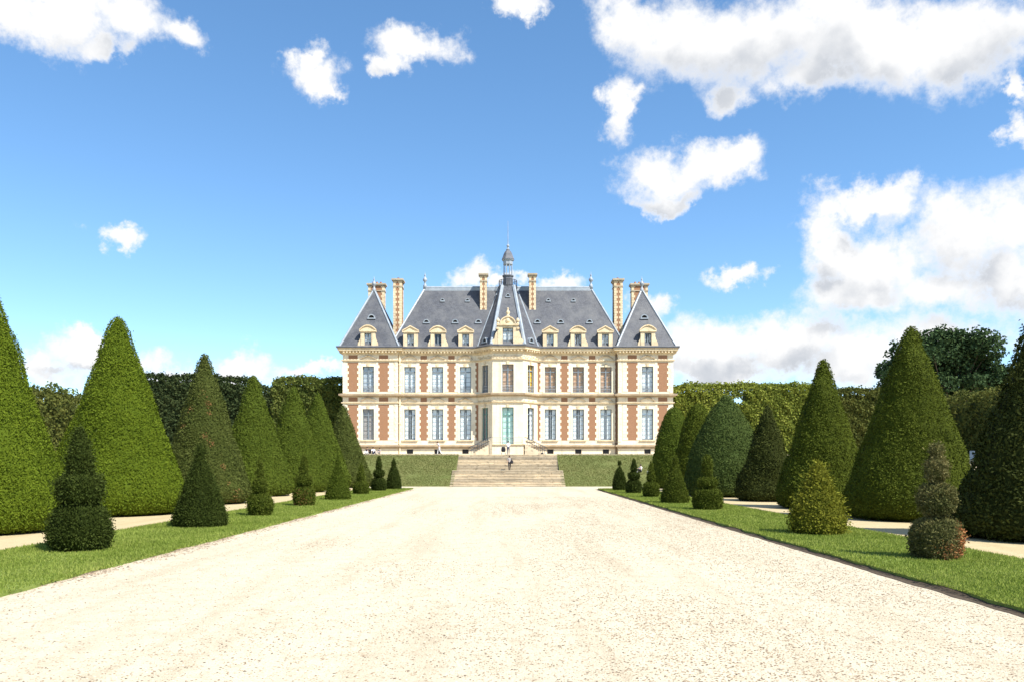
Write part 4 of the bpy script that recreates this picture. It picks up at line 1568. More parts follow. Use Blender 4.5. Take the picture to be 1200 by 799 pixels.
def topiary(name, label, cat, x, y, z, prof, mat, group, seed, dens, L, Wd, amp=0.05, out=0.45, jit=0.55, trunk_r=0.12, dead=None, base=0.05, loose=0.0, soft=2):
    rg = np.random.default_rng(seed)
    root = empty(name, (x, y, z))
    tag(root, label, cat, group)
    t = MB()
    hh = prof[-1][1]
    t.tube([(0, 0, -0.05), (0.02, 0.01, hh * 0.3), (0, 0, hh * 0.75)], [trunk_r, trunk_r * 0.8, trunk_r * 0.25], 7)
    t.build('trunk', 'bark', root)
    rr, zz = resample(round_prof(prof, soft), 90)
    # core surface
    na = 40
    A = np.linspace(0, 2 * np.pi, na, endpoint=False)
    AA, ZZ = np.meshgrid(A, zz)
    RRm = np.repeat(rr[:, None], na, 1)
    RR = np.maximum(RRm - 0.12 * min(1, trunk_r * 4) + lump(AA, ZZ, seed, amp) * np.clip(RRm / 0.5, 0, 1), 0.004)
    V = np.stack([RR * np.cos(AA), RR * np.sin(AA), ZZ], 2).reshape(-1, 3)
    nz = len(zz)
    i, j = np.meshgrid(np.arange(nz - 1), np.arange(na), indexing='ij')
    j2 = (j + 1) % na
    Q = np.stack([i * na + j, i * na + j2, (i + 1) * na + j2, (i + 1) * na + j], 2).reshape(-1, 4)
    # leaf sprays spread over it by area
    ds = np.hypot(np.diff(rr), np.diff(zz))
    rm = (rr[1:] + rr[:-1]) / 2
    ar = 2 * np.pi * rm * ds
    n = int(ar.sum() * dens)
    k = rg.choice(len(ar), n, p=ar / ar.sum())
    f = rg.uniform(0, 1, n)
    pr_ = rr[k] + (rr[k + 1] - rr[k]) * f
    pz = zz[k] + (zz[k + 1] - zz[k]) * f
    pa = rg.uniform(0, 2 * np.pi, n)
    sl = np.stack([np.diff(rr), np.diff(zz)], 1) / np.maximum(ds[:, None], 1e-6)
    nr, nzv = sl[k, 1], -sl[k, 0]
    off = rg.uniform(-0.05, 0.015, n) + np.abs(rg.normal(0, 0.02 + loose, n)) * (rg.uniform(0, 1, n) < 0.35)
    pr2 = np.maximum(pr_ + lump(pa, pz, seed, amp) * np.clip(pr_ / 0.5, 0, 1) + off * nr, 0.0)
    # hollows from the shears and from thin growth
    nd_ = int(6 + ar.sum() * 0.5)
    for _ in range(nd_):
        q = rg.integers(n)
        da = ((pa - pa[q] + np.pi) % (2 * np.pi) - np.pi) * np.maximum(pr_, 0.05)
        rad = rg.uniform(0.12, 0.42) * min(1.0, trunk_r * 4.5)
        g = np.exp(-((da / (rad * rg.uniform(0.8, 2.2))) ** 2 + ((pz - pz[q]) / rad) ** 2))
        pr2 = np.maximum(pr2 - g * nr * rg.uniform(0.03, 0.11) * min(1.0, trunk_r * 4.5), 0.0)
    P = np.stack([pr2 * np.cos(pa), pr2 * np.sin(pa), pz + off * nzv], 1)
    Nn = unit(np.stack([nr * np.cos(pa), nr * np.sin(pa), nzv], 1))
    Ls = np.full(n, L) * np.where(rg.uniform(0, 1, n) < 0.03, 2.0, 1.0) * rg.uniform(0.75, 1.3, n)
    SV, SQ = sprays(P, Nn, Ls, np.full(n, Wd), rg, out=out, jit=jit)
    tint = np.repeat(np.clip(rg.normal(0.5, 0.15, n), 0, 1), 4)
    dd = np.zeros(n)
    if dead:
        for (da, dz, dr, pw_) in dead:
            q = np.hypot(((pa - da + np.pi) % (2 * np.pi) - np.pi) * pr_, pz - dz) / dr
            dd = np.maximum(dd, np.where(rg.uniform(0, 1, n) < np.clip(1.3 - q, 0, 1) * pw_, rg.uniform(0.6, 1.0, n), 0))
    VV = np.concatenate([V, SV])
    VV[:, 2] = np.maximum(VV[:, 2], 0.01)
    QQ = np.concatenate([Q, SQ + len(V)])
    np_mesh('crown', VV, QQ, mat, root, tint=np.r_[np.full(len(V), 0.25), tint], dead=np.r_[np.zeros(len(V)), np.repeat(dd, 4)])
    return root


def cone_prof(r, h, base=0.10):
    return [(r * 0.55, base), (r * 0.90, base), (r * 0.975, h * 0.03), (r * 1.03, h * 0.085), (r * 0.97, h * 0.15), (r * 0.80, h * 0.29), (r * 0.56, h * 0.52), (r * 0.32, h * 0.76), (r * 0.185, h * 0.89), (r * 0.105, h * 0.965), (r * 0.045, h * 0.995), (0.0, h)]


def shoulder_prof(r, h, base=0.10):
    return [(r * 0.55, base), (r * 0.93, base), (r * 1.0, h * 0.06), (r * 0.95, h * 0.28), (r * 0.74, h * 0.56), (r * 0.42, h * 0.80), (r * 0.22, h * 0.92), (r * 0.08, h * 0.985), (0.0, h)]


def blunt_prof(r, h, base=0.10):
    return [(r * 0.55, base), (r * 0.93, base), (r * 1.0, h * 0.06), (r * 0.95, h * 0.24), (r * 0.80, h * 0.48), (r * 0.60, h * 0.71), (r * 0.42, h * 0.87), (r * 0.24, h * 0.965), (0.0, h)]


# (x, y, r, h, material, label, dead patches)
FACE = -math.pi / 2
CONES = [
    (-18.7, 29.0, 2.85, 9.35, 'yew_bright', 'bright green clipped yew cone behind the three-tiered dark topiary, tallest of all cones', None, 'c'),
    (-18.75, 39.2, 3.12, 9.4, 'yew_bright', 'broad yellow-green clipped yew cone next to the cone with brown bare patches', None, 'c'),
    (-18.45, 49.6, 2.65, 9.05, 'yew_grey', 'dull grey-green clipped yew cone with brown bare patches on its face', [(-1.05, 5.9, 0.24, 0.7), (-1.0, 5.4, 0.16, 0.8), (-1.2, 4.0, 0.22, 0.7), (-1.05, 3.6, 0.2, 0.8), (-1.9, 5.6, 0.2, 0.6), (-0.75, 2.2, 0.2, 0.7), (-0.5, 0.5, 0.5, 0.25), (-2.1, 4.6, 0.2, 0.5), (-0.65, 1.3, 0.16, 0.7), (-1.3, 6.6, 0.3, 0.15)], 'c'),
    (-19.2, 61.5, 2.85, 9.0, 'yew_green', 'smooth mid-green clipped yew cone right behind the cone with brown bare patches', None, 'c'),
    (-18.4, 69.8, 2.95, 9.0, 'yew_green', 'mid-green clipped yew cone in front of the tall leafy hedge joining the chateau', None, 'c'),
    (-18.0, 77.0, 3.0, 9.0, 'yew_green', 'clipped yew cone second from the grass bank in the row of the brown-patched cone', None, 'c'),
    (-16.85, 83.2, 2.8, 8.3, 'yew_grey', 'clipped yew cone at the foot of the grass bank below the shuttered ground-floor window', None, 'c'),
    (17.3, 26.3, 2.75, 7.8, 'yew_black', 'almost black rough clipped yew cone beside the half-brown three-tiered bush', None, 'c'),
    (17.5, 35.7, 2.78, 8.35, 'yew_dark', 'large dark green clipped yew cone standing before the spreading oak', None, 'c'),
    (17.0, 44.4, 2.45, 8.05, 'yew_dark', 'dark green clipped yew cone behind the shaggy yellowish bush', None, 'c'),
    (16.75, 53.2, 2.0, 6.2, 'yew_black', 'short dark coarse yew cone, smallest in its row', None, 'c'),
    (16.05, 60.8, 3.0, 7.5, 'yew_bluegreen', 'smooth blue-green blunt yew cone in front of the sunlit yellow-green hedge', None, 'd'),
    (16.7, 72.5, 2.3, 7.7, 'yew_dark', 'narrow dark olive yew cone squeezed between the blue-green cone and the rounded one', None, 'b'),
    (16.2, 80.5, 2.35, 8.0, 'yew_green', 'rounded narrow yew cone overlapping the chateau corner next to the sunlit hedge', None, 'b'),
]
for k, (x, y, r, h, mt, lab, dead, kind) in enumerate(CONES):
    L = 0.075 * max(1.0, (y / 32.0)) ** 0.7
    if mt == 'yew_black':
        L = max(L, 0.115)
    den = 700 * (0.075 / L) ** 2
    topiary('yew_cone', lab, 'topiary', x, y, 0.0, {'b': blunt_prof, 'c': cone_prof, 'd': shoulder_prof}[kind](r, h), mt, 'clipped yew cones along the alley', 100 + k, den, L, L * 0.30,
            amp=0.075 if mt != 'yew_black' else 0.11, out=0.36, jit=0.42, trunk_r=0.22, dead=dead, loose=0.02 if mt != 'yew_black' else 0.05)

# small topiary bushes: profiles are (radius, height)
def P_three(r, h):
    return [(r * .4, .03), (r * .80, .04), (r * 1.02, h * .10), (r * .96, h * .22), (r * .78, h * .34), (r * .46, h * .365), (r * .46, h * .385), (r * .70, h * .40), (r * .77, h * .50), (r * .70, h * .59), (r * .34, h * .605), (r * .34, h * .62), (r * .43, h * .64), (r * .38, h * .75), (r * .24, h * .90), (r * .10, h * .98), (0, h)]


def P_bell(r, h):
    return [(r * .5, .03), (r * .94, .03), (r * 1.0, h * .07), (r * .93, h * .18), (r * .68, h * .40), (r * .46, h * .58), (r * .27, h * .72), (r * .17, h * .80), (r * .18, h * .88), (r * .11, h * .96), (0, h)]


def P_ballknot(r, h):
    return [(r * .4, .03), (r * .80, .05), (r * 1.0, h * .15), (r * .96, h * .27), (r * .62, h * .37), (r * .22, h * .385), (r * .22, h * .40), (r * .50, h * .43), (r * .56, h * .52), (r * .42, h * .63), (r * .16, h * .66), (r * .16, h * .68), (r * .30, h * .71), (r * .26, h * .79), (r * .12, h * .82), (r * .20, h * .87), (r * .14, h * .96), (0, h)]


def P_ballcone(r, h):
    return [(r * .5, .03), (r * .90, .05), (r * 1.02, h * .18), (r * .94, h * .32), (r * .60, h * .40), (r * .24, h * .41), (r * .24, h * .425), (r * .50, h * .45), (r * .48, h * .56), (r * .32, h * .72), (r * .16, h * .90), (0, h)]


def P_twoballs(r, h):
    return [(r * .6, .03), (r * .92, .05), (r * 1.0, h * .15), (r * .94, h * .28), (r * .60, h * .365), (r * .22, h * .375), (r * .22, h * .39), (r * .64, h * .42), (r * .76, h * .50), (r * .62, h * .58), (r * .20, h * .60), (r * .20, h * .615), (r * .38, h * .64), (r * .34, h * .76), (r * .20, h * .92), (0, h)]


def P_knob(r, h):
    return [(r * .5, .03), (r * .94, .04), (r * 1.0, h * .12), (r * .88, h * .34), (r * .60, h * .58), (r * .30, h * .72), (r * .07, h * .76), (r * .05, h * .83), (r * .22, h * .88), (r * .24, h * .94), (r * .10, h * .99), (0, h)]


def P_knobbell(r, h):
    return [(r * .5, .03), (r * .94, .04), (r * 1.0, h * .10), (r * .80, h * .36), (r * .50, h * .60), (r * .22, h * .72), (r * .28, h * .78), (r * .26, h * .84), (r * .10, h * .93), (0, h)]


def P_disc(r, h):
    return [(r * .7, .03), (r * .97, .05), (r * 1.05, h * .12), (r * 1.03, h * .33), (r * .60, h * .37), (r * .24, h * .38), (r * .24, h * .395), (r * .66, h * .42), (r * .74, h * .49), (r * .62, h * .57), (r * .20, h * .585), (r * .20, h * .60), (r * .36, h * .62), (r * .34, h * .84), (r * .20, h * .96), (0, h)]


def P_shaggy(r, h):
    return [(r * .5, .02), (r * .92, .03), (r * 1.0, h * .14), (r * .90, h * .32), (r * .62, h * .52), (r * .44, h * .64), (r * .46, h * .68), (r * .30, h * .80), (r * .33, h * .84), (r * .14, h * .96), (0, h)]


def P_capsule(r, h):
    return [(r * .5, .03), (r * .88, .05), (r * 1.0, h * .12), (r * .97, h * .25), (r * .74, h * .325), (r * .30, h * .34), (r * .22, h * .385), (r * .52, h * .405), (r * .70, h * .46), (r * .70, h * .55), (r * .54, h * .625), (r * .24, h * .64), (r * .18, h * .68), (r * .36, h * .695), (r * .42, h * .74), (r * .40, h * .84), (r * .16, h * .87), (r * .14, h * .89), (r * .26, h * .91), (r * .24, h * .975), (0, h)]


BUSH = [
    (-11.69, 22.3, 0.84, 3.42, P_three, 'bush_dark', 'three-tiered dark yew topiary with a pointed cap on the lawn strip', None, 0.055),
    (-11.59, 30.7, 1.03, 3.15, P_bell, 'bush_dark', 'dark bell-shaped yew bush with a slender shaggy tip, before the brown-patched cone', None, 0.04),
    (-11.27, 37.0, 0.64, 2.66, P_ballknot, 'bush_olive', 'small yew ball carrying a knotted twisted spire, next to the dark bell-shaped bush', None, 0.03),
    (-11.48, 45.8, 0.67, 2.97, P_twoballs, 'bush_olive', 'brownish yew ball on ball with pointed top, between the twisted spire and broad green bell', [(-1.6, 0.4, 0.6, 0.25)], 0.02),
    (-11.17, 53.4, 0.86, 2.96, P_bell, 'yew_green', 'broad green bell-shaped yew bush with a short tip beside the inner path', None, 0.02),
    (-11.48, 63.4, 0.67, 2.48, P_ballcone, 'bush_olive', 'low flat-topped yew ball with a cone on top, before the cone by the bank', None, 0.02),
    (-11.35, 71.2, 0.72, 3.09, P_twoballs, 'bush_dark', 'dark three-part yew bush next to the conical one with a small pointed knob', None, 0.02),
    (-10.73, 76.0, 0.77, 2.98, P_knobbell, 'bush_dark', 'dark conical yew bush with small pointed knob at the end of its lawn strip', None, 0.02),
    (10.42, 20.0, 0.67, 2.87, P_capsule, 'bush_brown', 'half-brown sparse yew topiary in three tiers, with a rusty dead patch at its foot', [(-0.55, 0.45, 0.36, 0.95), (-0.8, 0.3, 0.3, 0.6), (-1.5, 0.2, 0.3, 0.4)], 0.025),
    (10.20, 27.1, 0.94, 2.45, P_shaggy, 'bush_yellow', 'shaggy yellowish-green conical yew bush growing out untrimmed', None, 0.09),
    (9.93, 41.1, 0.75, 2.82, P_disc, 'bush_olive', 'yew topiary of a squat block, a flat disc and a blunt cone', None, 0.02),
    (9.72, 48.1, 0.87, 2.86, P_bell, 'bush_olive', 'plump green bell-shaped yew bush with a knobbed tip beside the disc-tiered topiary', None, 0.03),
    (9.82, 56.8, 0.63, 2.61, P_ballcone, 'bush_olive', 'flattened yew ball with a narrow cone on top beside the plump bell-shaped bush', None, 0.02),
    (9.74, 64.1, 0.68, 2.78, P_twoballs, 'bush_dark', 'dark yew bush of two stacked balls under a thin cone, next to the seated visitor', None, 0.02),
    (9.55, 71.1, 0.65, 2.64, P_knob, 'bush_dark', 'dark rounded yew cone with a little ball held up on a bare stem', None, 0.02),
]
mat_leaf('bush_brown', (0.05, 0.06, 0.018), (0.125, 0.12, 0.042), (0.26, 0.215, 0.09), 0.9, 0.2, 1.0, dead=(0.42, 0.17, 0.07))
for k, (x, y, r, h, pf, mt, lab, dead, loose) in enumerate(BUSH):
    L = (0.06 if loose < 0.06 else 0.085) * max(1.0, (y / 26.0)) ** 0.45
    topiary('topiary_bush', lab, 'topiary', x, y, 0.05 if x < 0 else 0.09, pf(r - 0.085, h - 0.05), mt, 'small topiary bushes on the lawn strips', 300 + k, 1050 * (0.085 / L) ** 2, L, L * 0.28,
            amp=0.03, out=0.65, jit=0.75, trunk_r=0.06, dead=dead, loose=loose, soft=1)


# ------------------------------------------------------------------ hedges
def hedge(label, x0, x1, y0, y1, z0, top, mat, seed, dens, L, group=None, holes=None, along_y=False):
    """clipped leafy wall; top: list of (t, z) along its length (x, or y when it runs in depth)"""
    rg = np.random.default_rng(seed)
    root = empty('hedge', ((x0 + x1) / 2, (y0 + y1) / 2, z0))
    tag(root, label, 'hedge', group)
    cx_, cy_ = (x0 + x1) / 2, (y0 + y1) / 2
    tt = np.array([q[0] for q in top], float)
    tz = np.array([q[1] for q in top], float) - z0

    def topz(x, y):
        t = (y - y0) / (y1 - y0) if along_y else (x - x0) / (x1 - x0)
        return np.interp(t, tt, tz) + 0.12 * np.sin(x * 1.7 + seed) * np.sin(y * 1.3) + 0.10 * np.sin(x * 4.1 + y * 3.3 + seed)

    lx, ly = x1 - x0, y1 - y0
    hm = tz.max()
    areas = np.array([lx * hm, ly * hm, ly * hm, lx * ly, lx * hm * 0.3])
    n = int(areas.sum() * dens)
    which = rg.choice(5, n, p=areas / areas.sum())
    x = rg.uniform(x0, x1, n)
    y = rg.uniform(y0, y1, n)
    y = np.where(which == 0, y0, y)
    y = np.where(which == 4, y1, y)
    x = np.where(which == 1, x0, x)
    x = np.where(which == 2, x1, x)
    h = topz(x, y)
    z = np.where(which == 3, h, rg.uniform(0, 1, n) * h)
    Nn = np.zeros((n, 3))
    Nn[which == 0] = (0, -1, 0)
    Nn[which == 1] = (-1, 0, 0)
    Nn[which == 2] = (1, 0, 0)
    Nn[which == 3] = (0, 0, 1)
    Nn[which == 4] = (0, 1, 0)
    bulge = 0.22 * np.sin(x * 0.9 + z * 0.8 + seed) * np.sin(y * 0.9 + z * 1.5) + rg.normal(0, 0.13, n) + 0.10 * np.sin(x * 3.3 + z * 2.9 + y * 2.2)
    P = np.stack([x - cx_, y - cy_, z], 1) + Nn * bulge[:, None]
    P[:, 2] += np.where(which == 3, np.abs(rg.normal(0, 0.18, n)), 0)
    keep = np.ones(n, bool)
    if holes:
        for (hx, hz, hr) in holes:
            keep &= ~(np.hypot((P[:, 0] + cx_ - hx) * 0.7, P[:, 2] + z0 - hz) < hr * rg.uniform(0.7, 1.2, n))
    P, Nn = P[keep], Nn[keep]
    n = len(P)
    SV, SQ = sprays(P, Nn, np.full(n, L), np.full(n, L * 0.42), rg, out=0.35, jit=0.85, up=0.1)
    # inner woody mass, uneven boxes along the length
    cv, cq = [], []
    m = 12
    for k in range(m):
        a0, a1 = k / m, (k + 1) / m
        if along_y:
            bx = (x0 + 0.35, x1 - 0.35, y0 + ly * a0 + (0.3 if k == 0 else 0), y0 + ly * a1 - (0.3 if k == m - 1 else 0))
        else:
            bx = (x0 + lx * a0 + (0.3 if k == 0 else 0), x0 + lx * a1 - (0.3 if k == m - 1 else 0), y0 + 0.35, y1 - 0.35)
        hz = float(min(topz(np.array([bx[0], bx[1]]), np.array([bx[2], bx[3]])))) - 0.5
        if holes and any(bx[0] - 0.3 < q[0] < bx[1] + 0.3 for q in holes):
            hz = min(hz, min(q[1] - q[2] for q in holes) - z0)
        i = len(cv)
        for zc in (0.25, hz):
            cv += [(bx[0] - cx_, bx[2] - cy_, zc), (bx[1] - cx_, bx[2] - cy_, zc), (bx[1] - cx_, bx[3] - cy_, zc), (bx[0] - cx_, bx[3] - cy_, zc)]
        for q in ((3, 2, 1, 0), (4, 5, 6, 7), (0, 1, 5, 4), (1, 2, 6, 5), (2, 3, 7, 6), (3, 0, 4, 7)):
            cq.append([i + v for v in q])
    cv = np.array(cv)
    VV = np.concatenate([cv, SV])
    VV[:, 2] = np.maximum(VV[:, 2], 0.02)
    np_mesh('crown', VV, np.concatenate([np.array(cq), SQ + len(cv)]), mat, root, tint=np.r_[np.full(len(cv), 0.05), np.repeat(np.clip(rg.normal(0.5, 0.24, n), 0, 1), 4)], dead=np.zeros(len(VV)))
    for k in range(6):
        t = MB()
        if along_y:
            p = (0, ly * ((k + 0.5) / 6 - 0.5), -0.05)
        else:
            p = (lx * ((k + 0.5) / 6 - 0.5), 0, -0.05)
        t.tube([p, (p[0], p[1], hm * 0.6)], [0.14, 0.09], 6)
        t.build('trunk', 'bark', root)
    return root


G_H = 'clipped hedges around the parterre'
hedge('tall sunlit yellow-green clipped hedge joining the chateau beside its downpipe coloured shadow-brown', 22.7, 42.5, 112.0, 115.0, Z_TERR, [(0, 12.6), (0.1, 12.9), (0.5, 13.0), (1, 12.8)], 'hedge_lime', 41, 95, 0.30, G_H, holes=[(31.2, 11.0, 0.5), (32.3, 11.4, 0.45)])
hedge('tall leafy green clipped hedge joining the chateau on the side of the shuttered window', -32.3, -22.6, 112.0, 115.0, Z_TERR, [(0, 13.7), (0.5, 13.9), (1, 13.7)], 'hedge_hornbeam', 42, 95, 0.30, G_H)
hedge('nearly black clipped hedge behind the brown-patched yew cone', -56.0, -32.6, 117.0, 120.0, Z_TERR, [(0, 14.9), (0.6, 14.6), (0.8, 14.3), (0.87, 13.2), (1, 12.2)], 'hedge_dark', 43, 70, 0.32, G_H)
hedge('mottled olive clipped hedge behind the gap between the two darkest large cones', 45.5, 57.5, 117.0, 120.0, Z_TERR, [(0, 12.7), (1, 12.9)], 'hedge_brown', 44, 70, 0.32, G_H)
hedge('low brownish-green clipped hedge beside the oak, running along the raised path', 38.2, 41.2, 40.0, 78.0, Z_SIDE, [(0, 7.9), (0.5, 8.1), (1, 7.9)], 'hedge_brown', 45, 55, 0.22, G_H, along_y=True)
hedge('russet-green clipped hedge with a small tree looking over its top', -41.2, -38.2, 44.0, 78.0, Z_SIDE, [(0, 8.2), (0.5, 8.25), (1, 8.0)], 'hedge_brown', 46, 55, 0.22, G_H, along_y=True)


# ------------------------------------------------------------------ trees
def tree(name, label, x, y, z, trunk_h, clumps, mat, seed, leaves, L, group=None):
    rg = np.random.default_rng(seed)
    root = empty(name, (x, y, z))
    tag(root, label, 'tree', group)
    t = MB()
    hmax = max(c[2] for c in clumps)
    rt = 0.035 * hmax
    t.tube([(0, 0, -0.3), (0.1, 0, trunk_h * 0.5), (0.05, 0.1, trunk_h)], [rt * 1.5, rt, rt * 0.85], 9)
    t.build('trunk', 'bark', root)
    lm = MB()
    for (a, b, c, r) in clumps:
        e = Vector((a, b, c))
        s0 = Vector((0.05, 0.1, trunk_h * random.uniform(0.8, 1.0)))
        mid = s0.lerp(e, 0.5) + Vector((random.uniform(-.5, .5), random.uniform(-.5, .5), random.uniform(0.0, 0.9)))
        lm.tube([s0, mid, e], [rt * 0.30, rt * 0.16, rt * 0.06], 5)
        for q in range(3):
            d_ = Vector((random.gauss(0, 1), random.gauss(0, 1), random.gauss(0.2, 0.6))).normalized() * r * 0.8
            lm.tube([mid.lerp(e, 0.7), e + d_], [rt * 0.10, rt * 0.03], 4)
    lm.build('limbs', 'bark', root)
    Ps, Ns = [], []
    for (a, b, c, r) in clumps:
        n = int(leaves * r * r)
        v = unit(rg.normal(size=(n, 3)))
        rad = r * rg.uniform(0.35, 1.0, (n, 1)) ** 0.5 * (1 + 0.25 * np.sin(v[:, :1] * 5 + a) * np.sin(v[:, 2:] * 6 + b))
        q = v * rad
        q[:, 2] *= 0.85
        Ps.append(q + np.array([a, b, c]))
        Ns.append(unit(v + np.array([0, 0, 0.4])))
    P, Nn = np.concatenate(Ps), np.concatenate(Ns)
    n = len(P)
    SV, SQ = sprays(P, Nn, np.full(n, L), np.full(n, L * 0.42), rg, out=0.3, jit=0.9, up=0.1)
    np_mesh('crown', SV, SQ, mat, root, tint=np.repeat(np.clip(rg.normal(0.5, 0.25, n), 0, 1), 4), dead=np.zeros(len(SV)))
    return root


rgo = np.random.default_rng(5)
cl_ = []
for k in range(110):
    a = rgo.uniform(-11.5, 12.5)
    top = 22.6 * math.sqrt(max(0.05, 1 - (abs(a) / 15.0) ** 2.2)) - (2.0 if a > 5 else 0)
    c = rgo.uniform(7.0, max(9.5, top - 1.0))
    cl_.append((a, rgo.uniform(-5, 5), c, rgo.uniform(1.5, 2.9)))
for a in np.linspace(-9.5, 11, 11):
    top = 22.4 * math.sqrt(max(0.05, 1 - (abs(a) / 15.0) ** 2.2)) - (2.0 if a > 5 else 0)
    cl_.append((a, rgo.uniform(-2, 2), top - 1.3, rgo.uniform(1.4, 2.0)))
tree('oak_tree', 'dark spreading oak rising above the low brownish hedge', 75.5, 140.0, 2.5, 7.0, cl_, 'oak_leaf', 61, 110, 0.48)
cl_ = [(rgo.uniform(-2.2, 2.2), rgo.uniform(-2, 2), rgo.uniform(5.0, 7.3), rgo.uniform(0.9, 1.4)) for k in range(12)] + [(0.6, 0, 7.6, 1.0), (-1.2, 0.3, 7.5, 0.9)]
tree('small_tree', 'small green tree looking over the russet-green hedge', -48.5, 86.0, 2.5, 4.0, cl_, 'hedge_hornbeam', 62, 160, 0.28)

# white notice board by the hedge
nb = empty('notice_board', (37.3, 66.0, Z_SIDE))
tag(nb, 'small white notice board standing at the foot of the low hedge', 'sign')
mb = MB()
mb.box(-0.20, 0.20, -0.02, 0.02, 0.10, 0.75)
mb.build('panel', 'white_paint', nb)
for s in (-1, 1):
    mb = MB()
    mb.box(s * 0.16 - 0.03, s * 0.16 + 0.03, 0.021, 0.06, -0.05, 0.70)
    mb.build('post', 'iron_grey', nb)


# ------------------------------------------------------------------ people
def person(label, loc, rz, joints, mats, height=1.68, hair=True, group='visitors in front of the chateau', hair_len=0.0):
    """one continuous skinned body; mats = (top, bottom, shoes); joints override the standing pose (metres for 1.68 m)"""
    J = {
        'pelvis': (0, 0, 0.93), 'belly': (0, 0, 1.06), 'chest': (0, 0.01, 1.26), 'neck': (0, 0.0, 1.43), 'skull': (0, -0.02, 1.53), 'crown': (0, -0.01, 1.62),
        'sh_l': (-0.17, 0.0, 1.38), 'el_l': (-0.23, 0.03, 1.12), 'wr_l': (-0.24, -0.06, 0.89), 'ha_l': (-0.24, -0.09, 0.80),
        'sh_r': (0.17, 0.0, 1.38), 'el_r': (0.23, 0.03, 1.12), 'wr_r': (0.24, -0.06, 0.89), 'ha_r': (0.24, -0.09, 0.80),
        'hip_l': (-0.09, 0, 0.88), 'kn_l': (-0.10, -0.02, 0.49), 'an_l': (-0.10, 0.02, 0.09), 'to_l': (-0.11, -0.14, 0.04),
        'hip_r': (0.09, 0, 0.88), 'kn_r': (0.10, -0.02, 0.49), 'an_r': (0.10, 0.02, 0.09), 'to_r': (0.11, -0.14, 0.04)}
    J.update(joints)
    rad = {'pelvis': (.155, .11), 'belly': (.14, .10), 'chest': (.165, .115), 'neck': (.055, .055), 'skull': (.078, .095), 'crown': (.055, .065),
           'sh': (.062, .062), 'el': (.042, .042), 'wr': (.030, .026), 'ha': (.038, .020), 'hip': (.092, .092), 'kn': (.060, .062), 'an': (.042, .042), 'to': (.042, .030)}
    E = [('pelvis', 'belly'), ('belly', 'chest'), ('chest', 'neck'), ('neck', 'skull'), ('skull', 'crown')]
    for s in 'lr':
        E += [('chest', 'sh_' + s), ('sh_' + s, 'el_' + s), ('el_' + s, 'wr_' + s), ('wr_' + s, 'ha_' + s), ('pelvis', 'hip_' + s), ('hip_' + s, 'kn_' + s), ('kn_' + s, 'an_' + s), ('an_' + s, 'to_' + s)]
    names = list(J)
    k = height / 1.68
    me = bpy.data.meshes.new('body_sk')
    me.from_pydata([tuple(c * k for c in J[n]) for n in names], [(names.index(a), names.index(b)) for a, b in E], [])
    tmp = bpy.data.objects.new('body_sk', me)
    C.objects.link(tmp)
    md = tmp.modifiers.new('skin', 'SKIN')
    md.use_smooth_shade = True
    for i, n in enumerate(names):
        r_ = rad.get(n) or rad[n[:-2]]
        me.skin_vertices[0].data[i].radius = (r_[0] * k, r_[1] * k)
        me.skin_vertices[0].data[i].use_root = (n == 'pelvis')
    sb = tmp.modifiers.new('sub', 'SUBSURF')
    sb.levels = 2
    dg = bpy.context.evaluated_depsgraph_get()
    dg.update()
    bm_ = bpy.data.meshes.new_from_object(tmp.evaluated_get(dg))
    bpy.data.objects.remove(tmp)
    bm_.name = 'body'
    bm_.materials.clear()
    for mm in ('skin', mats[0], mats[1], mats[2]):
        bm_.materials.append(M[mm])
    seg = []
    for a, b in E:
        key = 0
        if a in ('pelvis',) or a.startswith('hip') or a.startswith('kn'):
            key = 2
        if a == 'pelvis' and b == 'belly':
            key = 1
        if a in ('belly',) or (a == 'chest' and b != 'neck') or a.startswith('sh'):
            key = 1
        if a.startswith('an'):
            key = 3
        if a == 'chest' and b == 'neck':
            key = 1
        seg.append((Vector(J[a]) * k, Vector(J[b]) * k, key))
    for p in bm_.polygons:
        c = p.center
        best, kk = 1e9, 0
        for a, b, key in seg:
            ab = b - a
            t = max(0, min(1, (c - a).dot(ab) / max(ab.length_squared, 1e-9)))
            dd = (c - a - ab * t).length
            if dd < best:
                best, kk = dd, key
        p.material_index = kk
        p.use_smooth = True
    root = empty('person', loc, rz)
    tag(root, label, 'person', group)
    bo = bpy.data.objects.new('body', bm_)
    C.objects.link(bo)
    bo.parent = root
    sk, cr = Vector(J['skull']) * k, Vector(J['crown']) * k
    h = MB()
    h.lathe((sk.x, sk.y + 0.02 * k, sk.z - (0.02 + hair_len) * k), [(0.075 * k, 0), (0.098 * k, (0.05 + hair_len) * k), (0.100 * k, (0.09 + hair_len) * k), (0.078 * k, (0.15 + hair_len) * k), (0.03 * k, (0.185 + hair_len) * k)], 10, sy=1.05)
    h.build('hair', 'hair_dark', root, True)
    return root


walk = {'kn_l': (-0.10, -0.14, 0.50), 'an_l': (-0.10, -0.20, 0.10), 'to_l': (-0.11, -0.36, 0.06), 'kn_r': (0.10, 0.05, 0.49), 'an_r': (0.10, 0.26, 0.13), 'to_r': (0.11, 0.13, 0.04),
        'wr_l': (-0.22, 0.10, 0.90), 'ha_l': (-0.22, 0.12, 0.81), 'wr_r': (0.22, -0.16, 0.92), 'ha_r': (0.22, -0.21, 0.84)}
